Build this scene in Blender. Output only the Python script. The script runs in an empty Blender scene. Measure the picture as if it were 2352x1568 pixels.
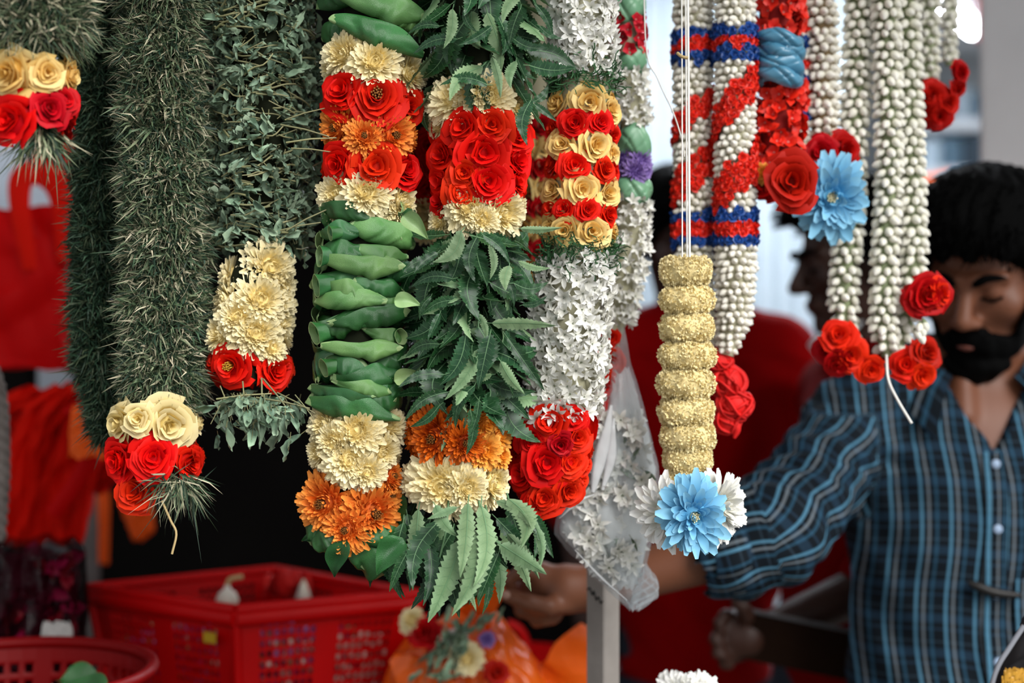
import bpy, math, random
import numpy as np
from mathutils import Vector, Matrix

# ------------------------------------------------------------------ camera, light, exposure
SC = bpy.context.scene
COL = SC.collection
LENS = 50.0
F = LENS / 36.0 * 2352.0            # focal length in pixels of the 2352 px frame
CAMZ = 1.5
cam_d = bpy.data.cameras.new('camera')
cam = bpy.data.objects.new('camera', cam_d); COL.objects.link(cam)
cam.location = (0, 0, CAMZ); cam.rotation_euler = (math.pi / 2, 0, 0)
cam_d.lens = LENS; cam_d.sensor_width = 36.0; cam_d.clip_start = 0.05; cam_d.clip_end = 100
cam_d.dof.use_dof = True; cam_d.dof.focus_distance = 1.46; cam_d.dof.aperture_fstop = 2.05
SC.camera = cam

world = bpy.data.worlds.new('overcast_sky'); SC.world = world; world.use_nodes = True
bg = world.node_tree.nodes['Background']
bg.inputs['Color'].default_value = (0.92, 0.965, 1.0, 1); bg.inputs['Strength'].default_value = 0.55

sun_d = bpy.data.lights.new('sun', 'SUN'); sun_d.energy = 3.3; sun_d.angle = math.radians(42)
sun_d.color = (1.0, 0.985, 0.96)
sun = bpy.data.objects.new('sun', sun_d); COL.objects.link(sun)
sun.location = (2, -3, 5)
sun.rotation_euler = Vector((-0.75, 0.95, -0.95)).to_track_quat('-Z', 'Y').to_euler()

SC.view_settings.view_transform = 'Standard'; SC.view_settings.look = 'None'
SC.view_settings.exposure = 0.45; SC.view_settings.gamma = 1.0; SC.view_settings.use_curve_mapping = False

SC.cycles.max_bounces = 5; SC.cycles.diffuse_bounces = 3; SC.cycles.glossy_bounces = 2; SC.cycles.transmission_bounces = 4; SC.cycles.transparent_max_bounces = 8

# ------------------------------------------------------------------ helpers
rng = np.random.default_rng(11)
random.seed(11)
def U(a, b): return random.uniform(a, b)

def P(px, py, d):
    """point at depth d (metres from the camera plane) behind a pixel of the 2352x1568 frame"""
    return np.array(((px - 1176.0) / F * d, d, CAMZ - (py - 784.0) / F * d))

def lin(h):
    h = h.lstrip('#')
    c = [int(h[i:i + 2], 16) / 255 for i in (0, 2, 4)]
    return tuple(x / 12.92 if x <= 0.04045 else ((x + 0.055) / 1.055) ** 2.4 for x in c)

def mat(name, col, rough=0.5, col2=None, var=0.12, noise=None, namp=0.15, spec=0.4, transl=0.0, attr=None,
        sheen=0.0, metal=0.0, alpha=1.0, bump=None, bumpd=0.1, hue=0.0, transm=0.0, emit=0.0, coat=0.0):
    m = bpy.data.materials.new(name); m.use_nodes = True
    nt = m.node_tree; N = nt.nodes; L = nt.links
    p = N['Principled BSDF']
    def mixc(fac, a, b, bt='MIX'):
        n = N.new('ShaderNodeMix'); n.data_type = 'RGBA'; n.blend_type = bt
        for i, v in ((0, fac), (6, a), (7, b)):
            if hasattr(v, 'links'): L.new(v, n.inputs[i])
            elif i == 0: n.inputs[0].default_value = v
            else: n.inputs[i].default_value = (*v, 1) if len(v) == 3 else v
        return n.outputs[2]
    if attr == 'col':
        a = N.new('ShaderNodeAttribute'); a.attribute_name = 'Col'; base = a.outputs['Color']
    else:
        c1 = lin(col)
        rgb = N.new('ShaderNodeRGB'); rgb.outputs[0].default_value = (*c1, 1); base = rgb.outputs[0]
        if col2:
            a = N.new('ShaderNodeAttribute'); a.attribute_name = 't'
            base = mixc(a.outputs['Fac'], base, lin(col2))
    oi = N.new('ShaderNodeObjectInfo')
    h = N.new('ShaderNodeHueSaturation')
    L.new(base, h.inputs['Color'])
    mr = N.new('ShaderNodeMapRange'); mr.inputs[3].default_value = 1 - var; mr.inputs[4].default_value = 1 + var
    L.new(oi.outputs['Random'], mr.inputs[0])
    val = mr.outputs[0]
    if noise:
        tc = N.new('ShaderNodeTexCoord'); nz = N.new('ShaderNodeTexNoise'); nz.inputs['Scale'].default_value = noise
        nz.inputs['Detail'].default_value = 4
        L.new(tc.outputs['Object'], nz.inputs['Vector'])
        m2 = N.new('ShaderNodeMapRange'); m2.inputs[1].default_value = 0.25; m2.inputs[2].default_value = 0.75
        m2.inputs[3].default_value = 1 - namp; m2.inputs[4].default_value = 1 + namp
        L.new(nz.outputs[0], m2.inputs[0])
        mm = N.new('ShaderNodeMath'); mm.operation = 'MULTIPLY'; L.new(val, mm.inputs[0]); L.new(m2.outputs[0], mm.inputs[1]); val = mm.outputs[0]
    L.new(val, h.inputs['Value'])
    if hue:
        m3 = N.new('ShaderNodeMapRange'); m3.inputs[3].default_value = 0.5 - hue; m3.inputs[4].default_value = 0.5 + hue
        ml = N.new('ShaderNodeMath'); ml.operation = 'MULTIPLY'; ml.inputs[1].default_value = 7.31; L.new(oi.outputs['Random'], ml.inputs[0])
        fr = N.new('ShaderNodeMath'); fr.operation = 'FRACT'; L.new(ml.outputs[0], fr.inputs[0]); L.new(fr.outputs[0], m3.inputs[0])
        L.new(m3.outputs[0], h.inputs['Hue'])
    L.new(h.outputs[0], p.inputs['Base Color'])
    p.inputs['Roughness'].default_value = rough
    p.inputs['Specular IOR Level'].default_value = spec
    p.inputs['Metallic'].default_value = metal
    p.inputs['Alpha'].default_value = alpha
    p.inputs['Transmission Weight'].default_value = transm
    p.inputs['Coat Weight'].default_value = coat
    if sheen: p.inputs['Sheen Weight'].default_value = sheen
    if emit:
        L.new(h.outputs[0], p.inputs['Emission Color']); p.inputs['Emission Strength'].default_value = emit
    if bump:
        tc = N.new('ShaderNodeTexCoord'); nz = N.new('ShaderNodeTexNoise'); nz.inputs['Scale'].default_value = bump; nz.inputs['Detail'].default_value = 5
        L.new(tc.outputs['Object'], nz.inputs['Vector'])
        b = N.new('ShaderNodeBump'); b.inputs['Strength'].default_value = bumpd; b.inputs['Distance'].default_value = 0.01
        L.new(nz.outputs[0], b.inputs['Height']); L.new(b.outputs[0], p.inputs['Normal'])
    if transl:
        out = N['Material Output']; tr = N.new('ShaderNodeBsdfTranslucent'); mx = N.new('ShaderNodeMixShader')
        L.new(h.outputs[0], tr.inputs['Color']); mx.inputs[0].default_value = transl
        L.new(p.outputs[0], mx.inputs[1]); L.new(tr.outputs[0], mx.inputs[2]); L.new(mx.outputs[0], out.inputs['Surface'])
    return m

class Geo:
    """numpy geometry: verts, quads, tris, material index per face, a scalar t and a vector per vertex"""
    def __init__(s):
        s.V = []; s.Q = []; s.T = []; s.qm = []; s.tm = []; s.t = []; s.uv = []; s.n = 0
    def add(s, V, Q=None, T=None, m=0, t=None, uv=None):
        V = np.asarray(V, float).reshape(-1, 3)
        if Q is not None and len(Q): Q = np.asarray(Q, int) + s.n; s.Q.append(Q); s.qm.append(np.full(len(Q), m) if np.isscalar(m) else m[0])
        if T is not None and len(T): T = np.asarray(T, int) + s.n; s.T.append(T); s.tm.append(np.full(len(T), m) if np.isscalar(m) else m[1])
        s.V.append(V); s.t.append(np.zeros(len(V)) if t is None else np.broadcast_to(np.asarray(t, float), (len(V),)))
        s.uv.append(np.zeros((len(V), 3)) if uv is None else np.asarray(uv, float))
        s.n += len(V); return s
    def arrays(s):
        V = np.concatenate(s.V) if s.V else np.zeros((0, 3))
        Q = np.concatenate(s.Q) if s.Q else np.zeros((0, 4), int)
        T = np.concatenate(s.T) if s.T else np.zeros((0, 3), int)
        qm = np.concatenate(s.qm) if s.qm else np.zeros(0, int)
        tm = np.concatenate(s.tm) if s.tm else np.zeros(0, int)
        return V, Q, T, qm, tm, np.concatenate(s.t), np.concatenate(s.uv)
    def mesh(s, name, mats, smooth=True, col=None):
        V, Q, T, qm, tm, t, uv = s.arrays()
        me = bpy.data.meshes.new(name)
        me.vertices.add(len(V)); me.vertices.foreach_set('co', V.astype(np.float32).ravel())
        nl = Q.size + T.size
        me.loops.add(nl); me.loops.foreach_set('vertex_index', np.concatenate([Q.ravel(), T.ravel()]).astype(np.int32))
        me.polygons.add(len(Q) + len(T))
        st = np.concatenate([np.arange(len(Q)) * 4, Q.size + np.arange(len(T)) * 3]).astype(np.int32)
        me.polygons.foreach_set('loop_start', st)
        me.polygons.foreach_set('material_index', np.concatenate([qm, tm]).astype(np.int32))
        me.polygons.foreach_set('use_smooth', np.full(len(st), smooth))
        a = me.attributes.new('t', 'FLOAT', 'POINT'); a.data.foreach_set('value', t.astype(np.float32))
        if np.any(uv):
            a = me.attributes.new('uvp', 'FLOAT_VECTOR', 'POINT'); a.data.foreach_set('vector', uv.astype(np.float32).ravel())
        if col is not None:
            a = me.color_attributes.new('Col', 'FLOAT_COLOR', 'POINT'); a.data.foreach_set('color', np.c_[col, np.ones(len(col))].astype(np.float32).ravel())
        me.update(calc_edges=True); me.validate()
        for m in (mats if isinstance(mats, (list, tuple)) else [mats]): me.materials.append(m)
        return me

def gridq(nu, nv, closed=False):
    """quads of a (nu+1) x (nv+1) vertex grid, index i*(nv+1)+j; closed wraps i"""
    n = nu if closed else nu
    i, j = np.meshgrid(np.arange(n), np.arange(nv), indexing='ij')
    i = i.ravel(); j = j.ravel(); i2 = (i + 1) % nu if closed else i + 1
    w = nv + 1
    return np.c_[i * w + j, i2 * w + j, i2 * w + j + 1, i * w + j + 1]

def uvgrid(nu, nv, u0=-1, u1=1, v0=0, v1=1):
    u, v = np.meshgrid(np.linspace(u0, u1, nu + 1), np.linspace(v0, v1, nv + 1), indexing='ij')
    return u.ravel(), v.ravel()

def lathe(prof, n=12, m=0):
    """prof: list of (r, z); closed around z"""
    g = Geo(); prof = np.array(prof, float)
    a = np.linspace(0, 2 * np.pi, n, endpoint=False)
    V = np.stack([np.outer(np.cos(a), prof[:, 0]), np.outer(np.sin(a), prof[:, 0]), np.tile(prof[:, 1], (n, 1))], -1).reshape(-1, 3)
    g.add(V, gridq(n, len(prof) - 1, True), m=m, t=np.tile(np.linspace(0, 1, len(prof)), n))
    return g

def frames(pts):
    pts = np.asarray(pts, float)
    tan = np.gradient(pts, axis=0); tan /= np.linalg.norm(tan, axis=1, keepdims=True) + 1e-12
    ref = np.array([0, 0, 1.0]) if abs(tan[0][2]) < 0.9 else np.array([0, -1.0, 0])
    a = np.cross(tan[0], ref); a /= np.linalg.norm(a)
    A = []
    for t in tan:
        a = a - t * np.dot(a, t); a /= np.linalg.norm(a) + 1e-12; A.append(a.copy())
    A = np.array(A); B = np.cross(tan, A)
    return pts, tan, A, B

def tube(pts, rad, n=8, m=0, g=None, caps=True, flat=1.0):
    g = g or Geo()
    pts, tan, A, B = frames(pts)
    k = len(pts); rad = np.broadcast_to(np.asarray(rad, float), (k,))
    a = np.linspace(0, 2 * np.pi, n, endpoint=False)
    V = pts[None] + (np.cos(a)[:, None, None] * A[None] + flat * np.sin(a)[:, None, None] * B[None]) * rad[None, :, None]
    V = V.reshape(-1, 3)
    g.add(V, gridq(n, k - 1, True), m=m, t=np.tile(np.linspace(0, 1, k), n))
    if caps:
        for e in (0, k - 1):
            c = g.n
            ring = np.arange(n) * k + e
            g.add(np.vstack([V[ring], pts[e]]), None, np.c_[np.arange(n), (np.arange(n) + 1) % n, np.full(n, n)], m=m, t=e > 0)
    return g

def spline(pts, n=24):
    pts = np.asarray(pts, float)
    if len(pts) < 3: return np.array([pts[0] + (pts[-1] - pts[0]) * s for s in np.linspace(0, 1, n)])
    P_ = np.vstack([2 * pts[0] - pts[1], pts, 2 * pts[-1] - pts[-2]])
    out = []
    for s in np.linspace(0, len(pts) - 1 - 1e-9, n):
        i = int(s); f = s - i; a, b, c, d = P_[i], P_[i + 1], P_[i + 2], P_[i + 3]
        out.append(0.5 * (2 * b + (c - a) * f + (2 * a - 5 * b + 4 * c - d) * f * f + (3 * b - a - 3 * c + d) * f ** 3))
    return np.array(out)

def box_geo(x0, x1, y0, y1, z0, z1, g=None, m=0, bev=0.0):
    g = g or Geo()
    if bev <= 0:
        V = [(x, y, z) for x in (x0, x1) for y in (y0, y1) for z in (z0, z1)]
        g.add(V, [(0, 1, 3, 2), (4, 6, 7, 5), (0, 4, 5, 1), (2, 3, 7, 6), (0, 2, 6, 4), (1, 5, 7, 3)], m=m)
    else:
        b = bev; rings = []
        for zz, ins in ((z0, b), (z0 + b, 0), (z1 - b, 0), (z1, b)):
            X0, X1, Y0, Y1 = x0 + ins, x1 - ins, y0 + ins, y1 - ins
            rings.append([(X0 + b, Y0, zz), (X1 - b, Y0, zz), (X1, Y0 + b, zz), (X1, Y1 - b, zz), (X1 - b, Y1, zz), (X0 + b, Y1, zz), (X0, Y1 - b, zz), (X0, Y0 + b, zz)])
        V = np.array(rings).transpose(1, 0, 2).reshape(-1, 3)
        g.add(V, gridq(8, 3, True), m=m)
        for e in (0, 3):
            r = np.array(rings[e]); c = r.mean(0)
            g.add(np.vstack([r, c]), None, np.c_[np.arange(8), (np.arange(8) + 1) % 8, np.full(8, 8)], m=m)
    return g

def empty(name, loc, label, cat, group=None):
    o = bpy.data.objects.new(name, None); COL.objects.link(o); o.location = loc; o.empty_display_size = 0.02
    o['label'] = label; o['category'] = cat
    if group: o['group'] = group
    return o

def obj(name, me, parent=None, loc=None, M4=None, kind=None, label=None, cat=None, group=None):
    """links a mesh; coordinates are world ones, parents are empties or meshes with a pure translation"""
    o = bpy.data.objects.new(name, me); COL.objects.link(o)
    W = Matrix(M4) if M4 is not None else Matrix.Translation(loc if loc is not None else (0, 0, 0))
    if parent is not None:
        o.parent = parent
        off = Vector((0, 0, 0)); q = parent
        inv = Matrix.Identity(4)
        chain = []
        while q is not None: chain.append(q); q = q.parent
        PW = Matrix.Identity(4)
        for q in reversed(chain): PW = PW @ q.matrix_basis
        W = PW.inverted() @ W
    o.matrix_basis = W
    if kind: o['kind'] = kind
    if label: o['label'] = label
    if cat: o['category'] = cat
    if group: o['group'] = group
    return o

def frame_m(pos, nrm, scale=1.0, twist=0.0, up=None):
    """4x4 with local z along nrm; twist turns about it; scale scalar or 3-vector"""
    z = np.asarray(nrm, float); z = z / (np.linalg.norm(z) + 1e-12)
    up = np.array((0, 0, 1.0)) if up is None else np.asarray(up, float)
    x = np.cross(up, z)
    if np.linalg.norm(x) < 1e-4: x = np.cross((0, 1.0, 0), z)
    x /= np.linalg.norm(x); y = np.cross(z, x)
    c, s = math.cos(twist), math.sin(twist)
    x, y = c * x + s * y, -s * x + c * y
    sc = np.broadcast_to(np.asarray(scale, float), (3,))
    M_ = np.eye(4); M_[:3, 0] = x * sc[0]; M_[:3, 1] = y * sc[1]; M_[:3, 2] = z * sc[2]; M_[:3, 3] = pos
    return M_

class Template:
    def __init__(s, geo, name, mats, smooth=True):
        s.geo = geo; s.arr = geo.arrays(); s.mats = mats if isinstance(mats, (list, tuple)) else [mats]
        s.me = geo.mesh(name, s.mats, smooth); s.sub = None

class Strand:
    def __init__(s, pts, d, squash=1.0):
        s.p = np.array(pts, float); s.d = d; s.sq = squash
    def at(s, py):
        return np.interp(py, s.p[:, 1], s.p[:, 0]), np.interp(py, s.p[:, 1], s.p[:, 2])
    def th(s, th, py, sink=0.0):
        cx, hw = s.at(py); R = hw / F * s.d
        n = np.array((math.sin(th), -math.cos(th), 0.0))
        pos = P(cx, py, s.d) + (R - sink) * n * np.array((1, s.sq, 1))
        return pos, n
    def px(s, px, py, sink=0.0):
        cx, hw = s.at(py); q = max(-0.97, min(0.97, (px - cx) / max(10.0, hw - sink * F / s.d)))
        return s.th(math.asin(q), py, sink)
    def m(s, r): return r / F * s.d
    def core(s, frac=0.7, y0=None, y1=None, n=14):  # solid filling for string and stems, placed to block light from behind
        y0 = s.p[0, 1] if y0 is None else y0; y1 = s.p[-1, 1] if y1 is None else y1
        ys = np.linspace(y0, y1, 24); pts = [P(s.at(y)[0], y, s.d) for y in ys]
        rad = np.array([s.at(y)[1] / F * s.d * frac for y in ys])
        return tube(pts, rad, n)

class Placer:
    """collects placements of one kind of part; the up-to-limit most visible become objects, the rest one 'stuff' mesh"""
    def __init__(s, parent, name, limit=290): s.parent = parent; s.name = name; s.items = []; s.limit = limit
    def add(s, T, M_, score): s.items.append((score, len(s.items), T, M_))
    def flush(s):
        it = sorted(s.items, key=lambda q: (-q[0], q[1]))
        for sc, i, T, M_ in it[:s.limit]: obj(s.name, T.me, s.parent, M4=Matrix(M_.tolist()))
        rest = it[s.limit:]
        if rest:
            mats = []; g = Geo()
            for sc, i, T, M_ in rest:
                V, Q, Tr, qm, tm, t, uv = T.arr
                idx = []
                for m in T.mats:
                    if m not in mats: mats.append(m)
                    idx.append(mats.index(m))
                idx = np.array(idx)
                g.add(V @ M_[:3, :3].T + M_[:3, 3], Q, Tr, m=(idx[qm], idx[tm]), t=t)
            obj(s.name + '_mass', g.mesh(s.name + '_mass', mats), s.parent, kind='stuff')

# ------------------------------------------------------------------ materials
m_red = mat('red_rose_petal', '#c80c04', 0.6, '#ea280c', 0.12, spec=0.14, transl=0.12, hue=0.003)
m_crim = mat('crimson_rose_petal', '#9c0404', 0.55, '#c40c08', 0.12, spec=0.14, transl=0.1, hue=0.003)
m_yel = mat('yellow_rose_petal', '#f0bc50', 0.55, '#fadc94', 0.05, spec=0.25, transl=0.15)
m_yel2 = mat('pale_yellow_rose_petal', '#e8cc70', 0.55, '#f4e2ac', 0.06, spec=0.25, transl=0.15)
m_cream = mat('cream_chrysanthemum_petal', '#f4dc90', 0.6, '#faeec4', 0.04, spec=0.25, transl=0.15)
m_oran = mat('orange_chrysanthemum_petal', '#d8580a', 0.55, '#fea044', 0.08, spec=0.25, transl=0.12)
m_oran2 = mat('deep_orange_chrysanthemum_petal', '#a83006', 0.55, '#ec7418', 0.08, spec=0.25, transl=0.12)
m_yor = mat('golden_chrysanthemum_petal', '#d88014', 0.55, '#f4ae4c', 0.08, spec=0.25, transl=0.12)
m_rope = mat('straw_yellow_petal', '#ead494', 0.7, '#f6e8b8', 0.05, spec=0.2, transl=0.1)
m_blue = mat('sky_blue_petal', '#4c9cc8', 0.55, '#90cae6', 0.08, spec=0.25, transl=0.12)
m_white = mat('white_petal', '#dedccc', 0.5, '#f4f3f0', 0.05, spec=0.3, transl=0.15)
m_bud = mat('ivory_jasmine_bud', '#e2dcc4', 0.45, '#f3efe6', 0.05, spec=0.35, transl=0.05)
m_budg = mat('greenish_jasmine_bud', '#d2d0b2', 0.45, '#f6f2ea', 0.05, spec=0.35, transl=0.05)
m_calyx = mat('green_calyx', '#66704a', 0.6, '#86906a', 0.1)
m_purp = mat('purple_statice_petal', '#6a4c9c', 0.6, '#a88cd0', 0.1, transl=0.1)
m_pink = mat('crimson_white_petal', '#b40c20', 0.5, '#d0142c', 0.1)
m_royal = mat('royal_blue_ribbon', '#163e86', 0.4, '#20529e', 0.15, spec=0.4)
m_scar = mat('scarlet_ribbon', '#d81810', 0.45, '#e83018', 0.12, spec=0.35)
m_neem = mat('neem_leaf_upper', '#14331c', 0.4, '#264e2a', 0.3, noise=60, namp=0.12, spec=0.35, hue=0.012)
m_neemb = mat('neem_leaf_under', '#5a764e', 0.6, '#7e9872', 0.25, noise=60, namp=0.1, spec=0.3, hue=0.012)
m_vein = mat('neem_leaf_vein', '#5c8058', 0.55, var=0.2)
m_betel = mat('betel_leaf_upper', '#1f4e22', 0.27, '#336c36', 0.28, noise=40, namp=0.2, spec=0.6, hue=0.012, bump=70, bumpd=0.3)
m_betelp = mat('betel_leaf_under', '#7c9a60', 0.45, '#94ae78', 0.15, noise=40, namp=0.12, spec=0.45, hue=0.012, bump=90, bumpd=0.12)
m_herb = mat('herb_leaf', '#587660', 0.6, '#98ac90', 0.35, spec=0.3, hue=0.02)
m_hstem = mat('herb_stem', '#7c7c56', 0.65, '#94906a', 0.25)
m_grass = mat('grass_blade', '#ffffff', 0.55, attr='col', var=0.0, spec=0.3)
m_moss = mat('moss_strand', '#244428', 0.7, '#38603a', 0.1, spec=0.2)
m_core = mat('garland_core_fibre', '#1c2014', 0.9, var=0.0, spec=0.1)
m_corew = mat('pale_core_thread', '#a8a48a', 0.9, var=0.0, spec=0.1)
m_cent = mat('dark_flower_eye', '#2c140a', 0.8, '#7a4a12', 0.1)
m_centy = mat('yellow_flower_eye', '#8a6a1c', 0.8, '#c89a30', 0.1)
m_string = mat('white_cotton_string', '#e4e2dc', 0.8, var=0.05)
m_straw = mat('dry_straw', '#b8a070', 0.7, var=0.1)
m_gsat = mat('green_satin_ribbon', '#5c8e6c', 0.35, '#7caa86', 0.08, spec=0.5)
m_bsat = mat('steel_blue_satin_ribbon', '#35708e', 0.32, '#5a94b0', 0.08, spec=0.55)
m_gold = mat('gold_thread', '#d0a850', 0.3, var=0.05, metal=0.8)

# ------------------------------------------------------------------ flower and leaf shapes (unit size, local z points outward)
def rose_geo(seed, n=20, nu=6, nv=5, eye=False, opened=0.0):
    r = random.Random(seed); g = Geo(); Qd = gridq(nu, nv)
    for i in range(n):
        f = i / (n - 1)
        ph = i * 2.39996 + r.uniform(-.45, .45)
        half = (1.45 - 0.55 * f) * r.uniform(.9, 1.1)
        rb = 0.03 + 0.42 * f
        rt = (0.10 + opened * .25) + (0.80 - opened * .2) * f ** 1.05 + r.uniform(-.06, .06)
        zt = 0.66 - opened * .1 - 0.46 * f ** 1.3 + r.uniform(-.07, .07); zb = -0.25 - 0.15 * f
        u, v = uvgrid(nu, nv)
        curl = np.clip((v - .62) / .38, 0, 1)
        wv = 0.62 + 0.38 * np.sin(np.clip(v * 1.25, 0, 1) * np.pi / 2)
        a = ph + u * half * wv
        rr = rb + (rt - rb) * v ** .75 + (0.05 + .16 * f) * curl ** 2 + (0.03 + .035 * f) * np.sin((3.5 + i % 3) * u + seed + i) * v
        rr = rr + 0.05 * f * np.abs(u) ** 3 * v
        zz = zb + (zt - zb) * (v ** .9) - (0.10 + .1 * f) * u ** 4 * v - (0.05 + .17 * f) * curl ** 2 + 0.05 * f * np.exp(-(u / .25) ** 2) * curl
        zz = zz + 0.03 * np.sin(4 * u + i * 1.7) * v
        g.add(np.c_[rr * np.cos(a), rr * np.sin(a), zz], Qd, t=np.clip(v * .8 + r.uniform(-.25, .3), 0, 1))
    # green-dark filling under the petals
    g.add(*_dome(0.72, -0.30, 0.12, 10))
    if eye:
        for k in range(14):
            a = k * 2.4; q = .17 * math.sqrt(k / 14)
            b = tube([(q * math.cos(a), q * math.sin(a), .1), (q * 1.25 * math.cos(a), q * 1.25 * math.sin(a), .5)], [.02, .035], 5)
            V, Q, T, _, _, t, _ = b.arrays(); g.add(V, Q, T, m=1, t=t)
    return g

def _dome(r, zb, zt, n):
    prof = [(r * math.cos(a), zb + (zt - zb) * math.sin(a)) for a in np.linspace(0, math.pi / 2, 5)]
    V, Q, T, _, _, t, _ = lathe(prof, n).arrays()
    return V, Q, None, 0, np.full(len(V), .2)

def mum_geo(seed, n=150, L0=.30, L1=.74, w=.13, curl_in=1.3, eye=0, flat=1.0, pointed=.5, mess=.1):
    """chrysanthemum: spiral of spoon shaped petals over a dome"""
    r = random.Random(seed); g = Geo(); nu, nv = 2, 4; Qd = gridq(nu, nv)
    s = np.linspace(0, 1, nv + 1)
    for i in range(n):
        f = (i + .5) / n
        ph = i * 2.39996 + r.uniform(-.2, .2)
        al = 0.10 + 1.72 * f ** .62 + r.uniform(-mess, mess)
        L = (L0 + (L1 - L0) * f ** .7) * r.uniform(.82, 1.15)
        bend = (0.35 * f - curl_in * (1 - f) * .8) + r.uniform(-.25, .25)
        ww = w * (0.55 + .6 * f) * r.uniform(.85, 1.15)
        r0 = .30
        # centre line in the plane of the petal: (rho, z)
        be = al + bend * (s - .35)
        rho = r0 * math.sin(al * .8) + np.concatenate([[0], np.cumsum(np.sin(be[:-1]) * L / nv)])
        zz = r0 * math.cos(al * .8) - .18 + np.concatenate([[0], np.cumsum(np.cos(be[:-1]) * L / nv)])
        wid = ww * np.array([.45, .8, 1.0, .95, .38 if pointed else .6])
        u = np.array([-1, 0, 1.0])
        cr = np.cos(ph), np.sin(ph); tg = -np.sin(ph), np.cos(ph)
        V = np.zeros((3, nv + 1, 3))
        cup = .45 * wid
        for k in range(3):
            off = u[k] * wid
            # edges lifted along the local normal (-cos be, sin be)
            nr = -np.cos(be) * cup * abs(u[k]); nz = np.sin(be) * cup * abs(u[k])
            R = rho + nr
            V[k, :, 0] = R * cr[0] + off * tg[0]; V[k, :, 1] = R * cr[1] + off * tg[1]; V[k, :, 2] = (zz + nz) * flat
        g.add(V.reshape(-1, 3), Qd, t=np.tile(np.clip(s * 1.1 - (.35 if f < .25 else .05) + r.uniform(-.2, .2), 0, 1), 3))
    g.add(*_dome(0.5, -0.3, 0.3 * flat, 10))
    if eye:
        V, Q, T, _, _, t, _ = lathe([(.15, .2), (.13, .32), (.07, .38), (0.001, .39)], 8).arrays(); g.add(V, Q, m=1, t=t)
    return g

def star_geo(seed, n=6, L=1.0, w=.26, up=.35, tubeL=.9, nv=3):
    """tuberose-like floret: pointed petals on a short tube, tube goes down -z"""
    r = random.Random(seed); g = Geo()
    for i in range(n):
        ph = i * 2 * math.pi / n + r.uniform(-.15, .15); e = up + r.uniform(-.3, .35)
        s = np.linspace(0, 1, nv + 1); l = L * r.uniform(.85, 1.1)
        rho = .08 + l * s * math.cos(e) ; zz = l * s * math.sin(e) - .25 * s ** 2 * l + .03
        wid = w * np.array([.45, 1.0, .8, .05])[:nv + 1]
        V = np.zeros((3, nv + 1, 3))
        for k, uu in enumerate((-1, 0, 1)):
            V[k, :, 0] = rho * math.cos(ph) - uu * wid * math.sin(ph); V[k, :, 1] = rho * math.sin(ph) + uu * wid * math.cos(ph)
            V[k, :, 2] = zz + abs(uu) * wid * .45
        g.add(V.reshape(-1, 3), gridq(2, nv), t=np.tile(s * .8 + .2, 3))
    V, Q, T, _, _, t, _ = lathe([(.06, -tubeL), (.11, -.3), (.16, 0), (.12, .08), (.03, .02)], 6).arrays()
    g.add(V, Q, t=t * .8)
    for k in range(3):
        a = k * 2.1; b = tube([(.04 * math.cos(a), .04 * math.sin(a), 0), (.07 * math.cos(a), .07 * math.sin(a), .16)], .03, 4)
        V, Q, T, _, _, t, _ = b.arrays(); g.add(V, Q, T, m=1, t=.3)
    return g

def bud_geo(calyx=False):
    """plump jasmine bud, tip +z, base at -z"""
    g = lathe([(.02, -.75), (.18, -.72), (.42, -.42), (.52, -.05), (.44, .32), (.22, .62), (.01, .78)], 8)
    if calyx:
        V, Q, T, _, _, t, _ = lathe([(.05, -1.15), (.16, -1.05), (.24, -.8), (.40, -.5)], 6).arrays(); g.add(V, Q, m=1, t=t)
    return g

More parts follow.
